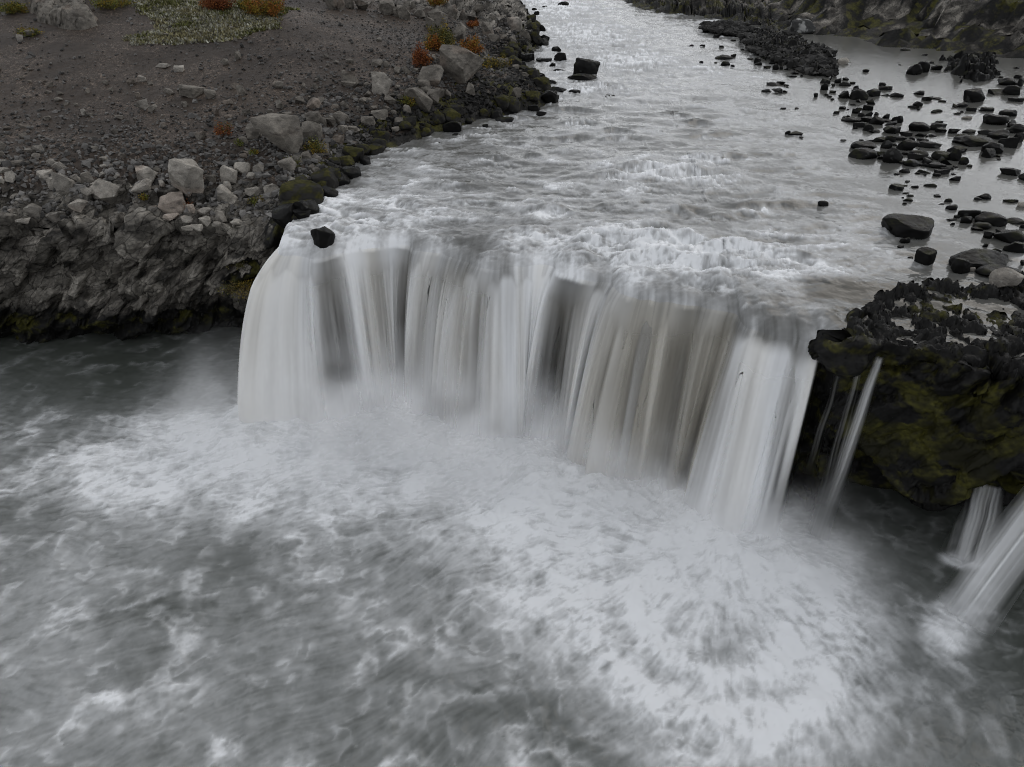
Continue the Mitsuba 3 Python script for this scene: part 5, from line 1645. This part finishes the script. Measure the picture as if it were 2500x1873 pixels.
# ---------------------------------------------------------------- the islands of dark rubble
def island(key, ring, height, seed, label, size):
    ring = np.array(ring + ring[:1])
    x0, y0, x1, y1 = *ring.min(0) - 1.5, *ring.max(0) + 1.5
    nx, ny = int((x1 - x0) / 0.16), int((y1 - y0) / 0.24)
    x, y = np.meshgrid(np.linspace(x0, x1, nx), np.linspace(y0, y1, ny))
    d = poly_distance(x, y, ring)
    if d[ny // 2, nx // 2] < 0:
        d = -d
    d = d + 0.5 * n2(x, y, 1.6, seed, octaves=2)
    z = RIVER_Z + height * (1 - np.exp(-np.maximum(d, 0) / 1.1)) * (0.75 + 0.5 * n2(x, y, 3, seed + 1)) + np.minimum(d, 0) * 0.6 - 0.03
    P = np.stack([x, y, z], -1)
    h1, k1 = facets(P, (size, size * 0.9, size * 0.7), seed)
    h2, k2 = facets(P, (size * 0.45, size * 0.4, size * 0.35), seed + 3)
    a = sat((d + 0.6) / 0.6)
    P[..., 2] += a * (0.55 * size * h1 + 0.3 * size * h2 - 0.25 * size * (1 - k1) - 0.10 * size * (1 - k2))
    n = grid_normals(P)
    n *= np.sign(n[..., 2].mean())
    cellz = np.maximum.reduce([P[:-1, :-1, 2], P[1:, :-1, 2], P[:-1, 1:, 2], P[1:, 1:, 2]])
    vv, ff, nn = submesh(P.reshape(-1, 3), grid_faces(ny, nx, cellz > RIVER_Z - 0.35), n.reshape(-1, 3))
    scene[key] = raw_ply(vv, ff, nn, 'wet_rock')
    tell(key, label, 'island', kind='structure')
    return ring


ISLES = [('rubble_island', [(26.5, 110.3), (28.5, 114.5), (31.6, 117.0), (33.0, 115.0), (33.7, 110.8), (31.8, 106.0), (29.7, 105.5), (28.4, 106.9), (27.7, 109.3)], 0.8, 11, 'smaller island of dark rubble farther up the river', 0.9),
         ('rubble_island_001', [(29.7, 102.4), (33.5, 109.0), (35.0, 107.6), (36.9, 104.5), (36.6, 97.8), (37.0, 94.0), (35.9, 87.1), (33.4, 79.9), (31.8, 76.0), (29.6, 77.0), (29.2, 81.1), (28.2, 85.5), (27.9, 89.1), (28.6, 94.7)], 1.0, 15, 'long island of dark brown rubble in the river', 0.8),
         ('crag_island', [(47.6, 86.1), (51.0, 89.0), (53.1, 89.6), (54.5, 90.0), (55.5, 88.5), (52.9, 84.0), (49.7, 78.3), (48.2, 74.7), (46.4, 73.8), (44.8, 73.5), (44.3, 76.7), (44.9, 79.9), (47.0, 82.4)], 1.0, 19, 'jagged black crag island in the pale side channel', 1.6)]
for isle in ISLES:
    island(*isle)
ri = np.random.default_rng(91)
ix, iy, ik = [], [], []
for key, ring, hgt, seed, lab, size_ in ISLES[:2]:
    ring = np.array(ring + ring[:1])
    q = ri.uniform(ring.min(0) - 0.6, ring.max(0) + 0.6, (1500, 2))
    dd = poly_distance(q[:, 0], q[:, 1], ring)
    if np.median(dd) < 0 and dd.max() < 0.4:
        dd = -dd
    cen = ring[:-1].mean(0)
    dc = poly_distance(cen[:1], cen[1:], ring)[0]
    dd = dd * np.sign(dc)
    q = q[dd > -0.35]
    ix.append(q)
q = np.vstack(ix)
hz = RIVER_Z + 0.45 + 0.35 * n2(q[:, 0], q[:, 1], 3, 5)
tone = ri.uniform(0.010, 0.05, len(q))
v, f, c = stone_soup(q[:, 0], q[:, 1], hz, np.clip(ri.lognormal(-0.75, 0.4, len(q)), 0.25, 1.0), tone[:, None] * np.array([1, 0.97, 0.92]), 93)
scene['island_rubble'] = mikit.ply((v, f), 'pebble', smooth=False, color=c)
tell('island_rubble', 'dark stones heaped over the rubble islands', 'rubble', kind='stuff')


# ---------------------------------------------------------------- outcrop, shrubs and heath on the bank
def outcrop(key, ring, height, seed, label):
    ring = np.array(ring + ring[:1])
    x0, y0, x1, y1 = *ring.min(0) - 1.0, *ring.max(0) + 1.0
    nx, ny = int((x1 - x0) / 0.11), int((y1 - y0) / 0.13)
    x, y = np.meshgrid(np.linspace(x0, x1, nx), np.linspace(y0, y1, ny))
    d = poly_distance(x, y, ring)
    cen = ring[:-1].mean(0)
    d = d * np.sign(poly_distance(cen[:1], cen[1:], ring)[0]) + 0.45 * n2(x, y, 1.5, seed, octaves=2)
    g = ground_height(x, y)
    z = g - 0.3 + sstep(-0.2, 0.5, d) * height * (0.8 + 0.35 * n2(x, y, 2.5, seed + 1)) + 0.25 * height * sstep(0.4, 2.5, d)
    P = np.stack([x, y, z], -1)
    h1, k1 = facets(P, (1.3, 1.1, 0.9), seed)
    h2, k2 = facets(P, (0.5, 0.45, 0.4), seed + 3)
    a = sstep(-0.3, 0.3, d)
    P[..., 2] += a * (0.45 * h1 + 0.2 * h2 - 0.25 * (1 - k1) - 0.08 * (1 - k2))
    P[..., 1] += a * (0.25 * h2)
    n = grid_normals(P)
    n *= np.sign(n[..., 2].mean())
    keep = (d[1:, 1:] > -0.5)
    vv, ff, nn = submesh(P.reshape(-1, 3), grid_faces(ny, nx, keep), n.reshape(-1, 3))
    scene[key] = raw_ply(vv, ff, nn, 'dark_stone')
    tell(key, label, 'rock outcrop')


outcrop('lava_outcrop', [(-48, 80), (-45.2, 74.5), (-43.0, 71.6), (-41.6, 69.4), (-39.6, 68.0), (-37.6, 66.9), (-36.2, 66.6), (-35.6, 68.0), (-36.8, 70.6), (-39.5, 73.6), (-41, 80)], 1.5, 51,
        'grey lichened lava outcrop with ribbed front at the upper left of the bank')


def tube_mesh(a, b, r):
    d = b - a
    L = np.linalg.norm(d)
    u = np.cross(d, [0.3, 0.9, 0.1])
    u /= np.linalg.norm(u)
    w = np.cross(d / L, u)
    ang = np.arange(4) * math.pi / 2
    ring = np.cos(ang)[:, None] * u + np.sin(ang)[:, None] * w
    v = np.vstack([a + r * ring, b + 0.35 * r * ring])
    f = [[k, (k + 1) % 4, 4 + (k + 1) % 4] for k in range(4)] + [[k, 4 + (k + 1) % 4, 4 + k] for k in range(4)]
    return v, np.array(f)


def shrub(x, y, z, w, h, colours, seed, label, category='shrub', dense=1.0, leaf=0.075):
    r = np.random.default_rng(seed)
    key = fresh('shrub')
    nst = int(9 + 6 * w)
    tips, vs, fs, at = [], [], [], 0
    for k in range(nst):
        a, rad = r.uniform(0, 6.28), math.sqrt(r.uniform(0, 1)) * 0.5 * w
        base = np.array([x + 0.35 * rad * math.cos(a), y + 0.3 * rad * math.sin(a), z - 0.1])
        tip = np.array([x + rad * math.cos(a), y + 0.8 * rad * math.sin(a), z + h * r.uniform(0.45, 1.0) * (1 - 0.5 * (rad / (0.5 * w)) ** 2)])
        v, f = tube_mesh(base, tip, 0.018)
        vs.append(v)
        fs.append(f + at)
        at += len(v)
        tips.append((base, tip))
    scene[key + '__twigs'] = mikit.ply((np.vstack(vs), np.vstack(fs)), 'leafy', smooth=False, color=np.tile([0.05, 0.035, 0.025], (at, 1)))
    n = int(520 * w * h * dense + 220)
    c = r.integers(0, nst, n)
    b, t = np.array([tips[k][0] for k in c]), np.array([tips[k][1] for k in c])
    q = r.uniform(0.35, 1.06, n)[:, None]
    p = b + (t - b) * q + r.normal(size=(n, 3)) * 0.085 * math.sqrt(w)
    hue = r.integers(0, len(colours), nst)
    col = np.array(colours)[np.where(r.uniform(0, 1, n) < 0.75, hue[c], r.integers(0, len(colours), n))] * r.uniform(0.55, 1.35, (n, 1))
    e1 = r.normal(size=(n, 3))
    e1 /= np.linalg.norm(e1, axis=1, keepdims=True)
    e2 = np.cross(e1, r.normal(size=(n, 3)))
    e2 /= np.linalg.norm(e2, axis=1, keepdims=True)
    s = leaf * r.uniform(0.6, 1.3, (n, 1))
    V = np.stack([p - e1 * s * 0.6, p + e2 * s * 0.4, p + e1 * s * 0.6, p - e2 * s * 0.4], 1).reshape(-1, 3)
    F = (np.arange(n) * 4)[:, None] + np.array([[0, 1, 2, 3]])
    scene[key + '__foliage'] = mikit.ply((V, F), 'leafy', smooth=False, color=np.repeat(col, 4, 0))
    tell(key, label, category)


RUST, ORANGE, YELLOW, OLIVE, LIME = (0.17, 0.055, 0.022), (0.26, 0.095, 0.022), (0.21, 0.145, 0.022), (0.085, 0.085, 0.022), (0.13, 0.145, 0.03)
for k, (x, y, w, h, cols, lab) in enumerate([
        (-18.4, 47.0, 1.2, 0.8, (RUST, ORANGE, OLIVE, RUST), 'low rusty orange shrub left of the huge slate and pink boulder'),
        (-12.3, 45.2, 1.5, 0.8, (YELLOW, OLIVE, LIME), 'yellow-green moss cushion growing over the pointed grey boulder'),
        (-6.4, 69.4, 2.6, 2.0, (OLIVE, OLIVE, YELLOW, (0.10, 0.10, 0.045)), 'tall yellow-green bush behind the giant lichen-crusted boulder'),
        (-6.9, 68.2, 1.2, 1.1, (ORANGE, YELLOW), 'orange and yellow growth at the foot of the tall yellow-green bush'),
        (-3.9, 73.0, 1.9, 1.2, (ORANGE, ORANGE, YELLOW), 'bright orange shrub right of the tall yellow-green bush'),
        (-7.6, 63.8, 1.6, 1.3, (RUST, ORANGE, RUST), 'rust brown shrub left of the giant lichen-crusted boulder'),
        (-4.4, 89.1, 1.2, 0.8, (ORANGE, RUST), 'small orange shrub among the broken blocks upstream'),
        (-8.7, 93.8, 1.8, 1.0, (YELLOW, ORANGE), 'small yellow shrub high among the crags at the top of the view'),
        (-45.0, 72.0, 2.4, 0.8, (YELLOW, LIME, OLIVE), 'yellow grass clump left of the lava outcrop'),
        (-47.5, 68.0, 1.5, 0.6, (LIME, YELLOW), 'bright green clump at the left edge of the view below the outcrop'),
        (-27.0, 73.4, 2.6, 1.5, (RUST, ORANGE, RUST), 'big rust red shrub on the upper edge of the pale heath'),
        (-22.6, 73.0, 3.4, 1.6, (ORANGE, YELLOW, OLIVE), 'wide orange and yellow shrub at the upper right of the pale heath'),
        (-24.6, 74.5, 1.6, 1.2, (OLIVE, YELLOW), 'olive shrub between the rust red and the orange shrubs'),
        (-36.5, 73.0, 3.8, 0.7, (LIME, YELLOW, OLIVE), 'low yellow-green clump between outcrop and heath'),
        (-18.4, 39.3, 0.6, 0.3, (ORANGE, RUST), 'tiny orange plant among pale stones at the cliff edge'),
        (-21.2, 40.1, 0.4, 0.25, (LIME, YELLOW), 'tiny yellow-green tuft in the rubble above the cliff'),
        (-14.6, 40.0, 0.9, 0.4, (LIME, OLIVE, YELLOW), 'bright moss tuft beside the flat pale stone at the brink'),
        (-13.2, 43.0, 1.3, 0.5, (OLIVE, LIME, OLIVE), 'olive moss and grass under the ribbed dark grey boulder'),
        (-15.8, 44.2, 0.5, 0.3, (LIME, LIME, YELLOW), 'small lime green tuft below the huge slate and pink boulder'),
        (-7.6, 55.6, 1.5, 0.7, (LIME, OLIVE, YELLOW), 'yellow-green grass tuft at the bend of the shore below the big dark boulder'),
        (-2.0, 66.5, 2.4, 0.6, (OLIVE, (0.06, 0.055, 0.02), YELLOW), 'dark olive moss patch between the giant boulder and the shore'),
        (-1.2, 71.0, 2.2, 0.6, (OLIVE, YELLOW, (0.06, 0.055, 0.02)), 'yellowish olive moss patch below the bright orange shrub'),
        (-14.2, 46.8, 0.9, 0.4, (OLIVE, YELLOW), 'small mossy tuft above the pointed grey boulder'),
        (-17.0, 45.6, 0.8, 0.35, (OLIVE, LIME), 'olive tuft under the low rusty orange shrub'),
        (-40.5, 66.0, 1.6, 0.4, (LIME, YELLOW, OLIVE), 'yellow-green grass along the foot of the lava outcrop')]):
    g_ = 1.3 if y > 60 else 1.15
    shrub(x, y, float(land_z(x, y)[0]), w * g_, h * g_, cols, 8100 + k, lab, 'moss' if 'moss' in lab else 'grass' if ('tuft' in lab or 'clump' in lab) else 'shrub', leaf=0.075 if y < 60 else 0.11)
shrub(-15.0, 36.8, 4.4, 3.0, 0.6, (YELLOW, YELLOW, OLIVE, (0.15, 0.12, 0.05)), 8200, 'yellow plants hanging on the cliff left of the fall', 'shrub')
shrub(-15.6, 37.4, 5.7, 1.1, 0.4, ((0.15, 0.13, 0.06), OLIVE), 8201, 'faded straw plants on the cliff above the yellow ones', 'shrub')


def heath(key, ring, n, seed, cols, label, hgt=0.22):
    ring = np.array(ring + ring[:1])
    r = np.random.default_rng(seed)
    q = r.uniform(ring.min(0) - 1, ring.max(0) + 1, (n, 2))
    cen = ring[:-1].mean(0)
    d = poly_distance(q[:, 0], q[:, 1], ring) * np.sign(poly_distance(cen[:1], cen[1:], ring)[0]) + 1.0 * n2(q[:, 0], q[:, 1], 1.8, seed, octaves=2)
    q = q[d > 0]
    n = len(q)
    z = land_z(q[:, 0], q[:, 1])
    pick = np.clip(((n2(q[:, 0], q[:, 1], 2.2, seed + 3, octaves=2) * 0.9 + 0.5 + 0.25 * r.normal(size=n)) * len(cols)).astype(int), 0, len(cols) - 1)
    col = np.array(cols)[pick] * r.uniform(0.6, 1.3, (n, 1))
    V, C = [], []
    for k in range(5):
        a = r.uniform(0, 6.28, n)
        w, h = r.uniform(0.05, 0.13, n), hgt * r.uniform(0.4, 1.2, n)
        ox, oy = r.normal(size=n) * 0.12, r.normal(size=n) * 0.12
        ca, sa = np.cos(a), np.sin(a)
        b = np.stack([q[:, 0] + ox, q[:, 1] + oy, z - 0.04], 1)
        V.append(np.stack([b - np.stack([ca * w, sa * w, 0 * w], 1), b + np.stack([ca * w, sa * w, 0 * w], 1), b + np.stack([-sa * w * 1.5, ca * w * 1.5, h], 1)], 1).reshape(-1, 3))
        C.append(np.repeat(col * r.uniform(0.7, 1.2, (n, 1)), 3, 0))
    V = np.vstack(V)
    scene[key] = mikit.ply((V, np.arange(len(V)).reshape(-1, 3)), 'leafy', smooth=False, color=np.vstack(C))
    tell(key, label, 'heath', kind='stuff')


heath('heath', [(-35.5, 79), (-33.2, 70.5), (-29.6, 67.2), (-32.0, 65.2), (-30.5, 63.4), (-28.0, 63.0), (-25.4, 64.0), (-22.6, 65.4), (-20.8, 69.4), (-21.5, 79)], 9000, 95,
      [(0.10, 0.105, 0.03), (0.17, 0.165, 0.075), (0.26, 0.25, 0.18), (0.34, 0.335, 0.28), (0.22, 0.20, 0.11)], 'pale patch of lichen and moss heath at the top of the slope')


# ---------------------------------------------------------------- spray
def build_mist():
    x0, x1, y0, y1, z0, z1 = -19.0, 14.5, 12.0, 36.0, -0.8, 6.2
    nx, ny, nz = 112, 80, 30
    x, y, z = np.meshgrid(np.linspace(x0, x1, nx), np.linspace(y0, y1, ny), np.linspace(z0, z1, nz), indexing='ij')
    tree = cKDTree(FOOT)
    d, i = tree.query(np.stack([x[:, :, 0].ravel(), y[:, :, 0].ravel()], 1))
    d = d.reshape(nx, ny)[..., None]
    fx = FOOT[i][:, 0].reshape(nx, ny)[..., None]
    wall = (np.interp(x[:, :, :1], np.sort(FOOT[:, 0]), FOOT[np.argsort(FOOT[:, 0]), 1]) + 0.9 - y)      # keep it in front of the wall
    amount = np.interp(fx, [-16, -12, -8, -4, 0, 3, 6, 9, 12], [0.15, 0.55, 1.0, 1.0, 0.9, 0.6, 0.35, 0.45, 0.4])
    p = np.stack([x, y * 1.0, z], -1)
    w = p + 0.8 * np.stack([n3(p, 2.6, 1), n3(p, 2.6, 2), n3(p, 2.6, 3)], -1)
    puff = meshkit.fbm(w / 1.7, 4, 13)
    top = 1.9 + 1.5 * amount + 1.6 * (puff - 0.5)
    q = amount * np.exp(-(d / (2.6 + 1.6 * amount)) ** 2) * np.exp(-np.maximum(z, 0) / (0.55 * top)) * sstep(top + 2.4, top - 0.6, z)
    q = q * sat(1.9 * (puff - 0.30)) * 2.0 * sstep(-0.8, 0.4, wall)
    for k, ax in enumerate((x, y, z)):
        lo, hi = ((x0, x1), (y0, y1), (z0, z1))[k]
        q = q * (sstep(lo, lo + 0.8, ax) if k < 2 else 1) * sstep(hi, hi - 0.8, ax)
    grid = np.ascontiguousarray(np.transpose(q, (2, 1, 0))[..., None].astype(np.float32))
    tw = T().translate((x0, y0, z0)).scale((x1 - x0, y1 - y0, z1 - z0))
    scene['spray_medium'] = {'type': 'heterogeneous', 'albedo': rgb(0.985, 0.987, 0.99), 'scale': 2.1,
                             'sigma_t': {'type': 'gridvolume', 'grid': mi.VolumeGrid(grid), 'to_world': tw, 'filter_type': 'trilinear'}}
    scene['spray_mist'] = {'type': 'cube', 'to_world': T().translate(((x0 + x1) / 2, (y0 + y1) / 2, (z0 + z1) / 2)).scale(((x1 - x0) / 2, (y1 - y0) / 2, (z1 - z0) / 2)),
                           'bsdf': {'type': 'null'}, 'interior': {'type': 'ref', 'id': 'spray_medium'}}
    tell('spray_mist', 'white spray drifting over the foot of the fall', 'mist', kind='stuff')


build_mist()
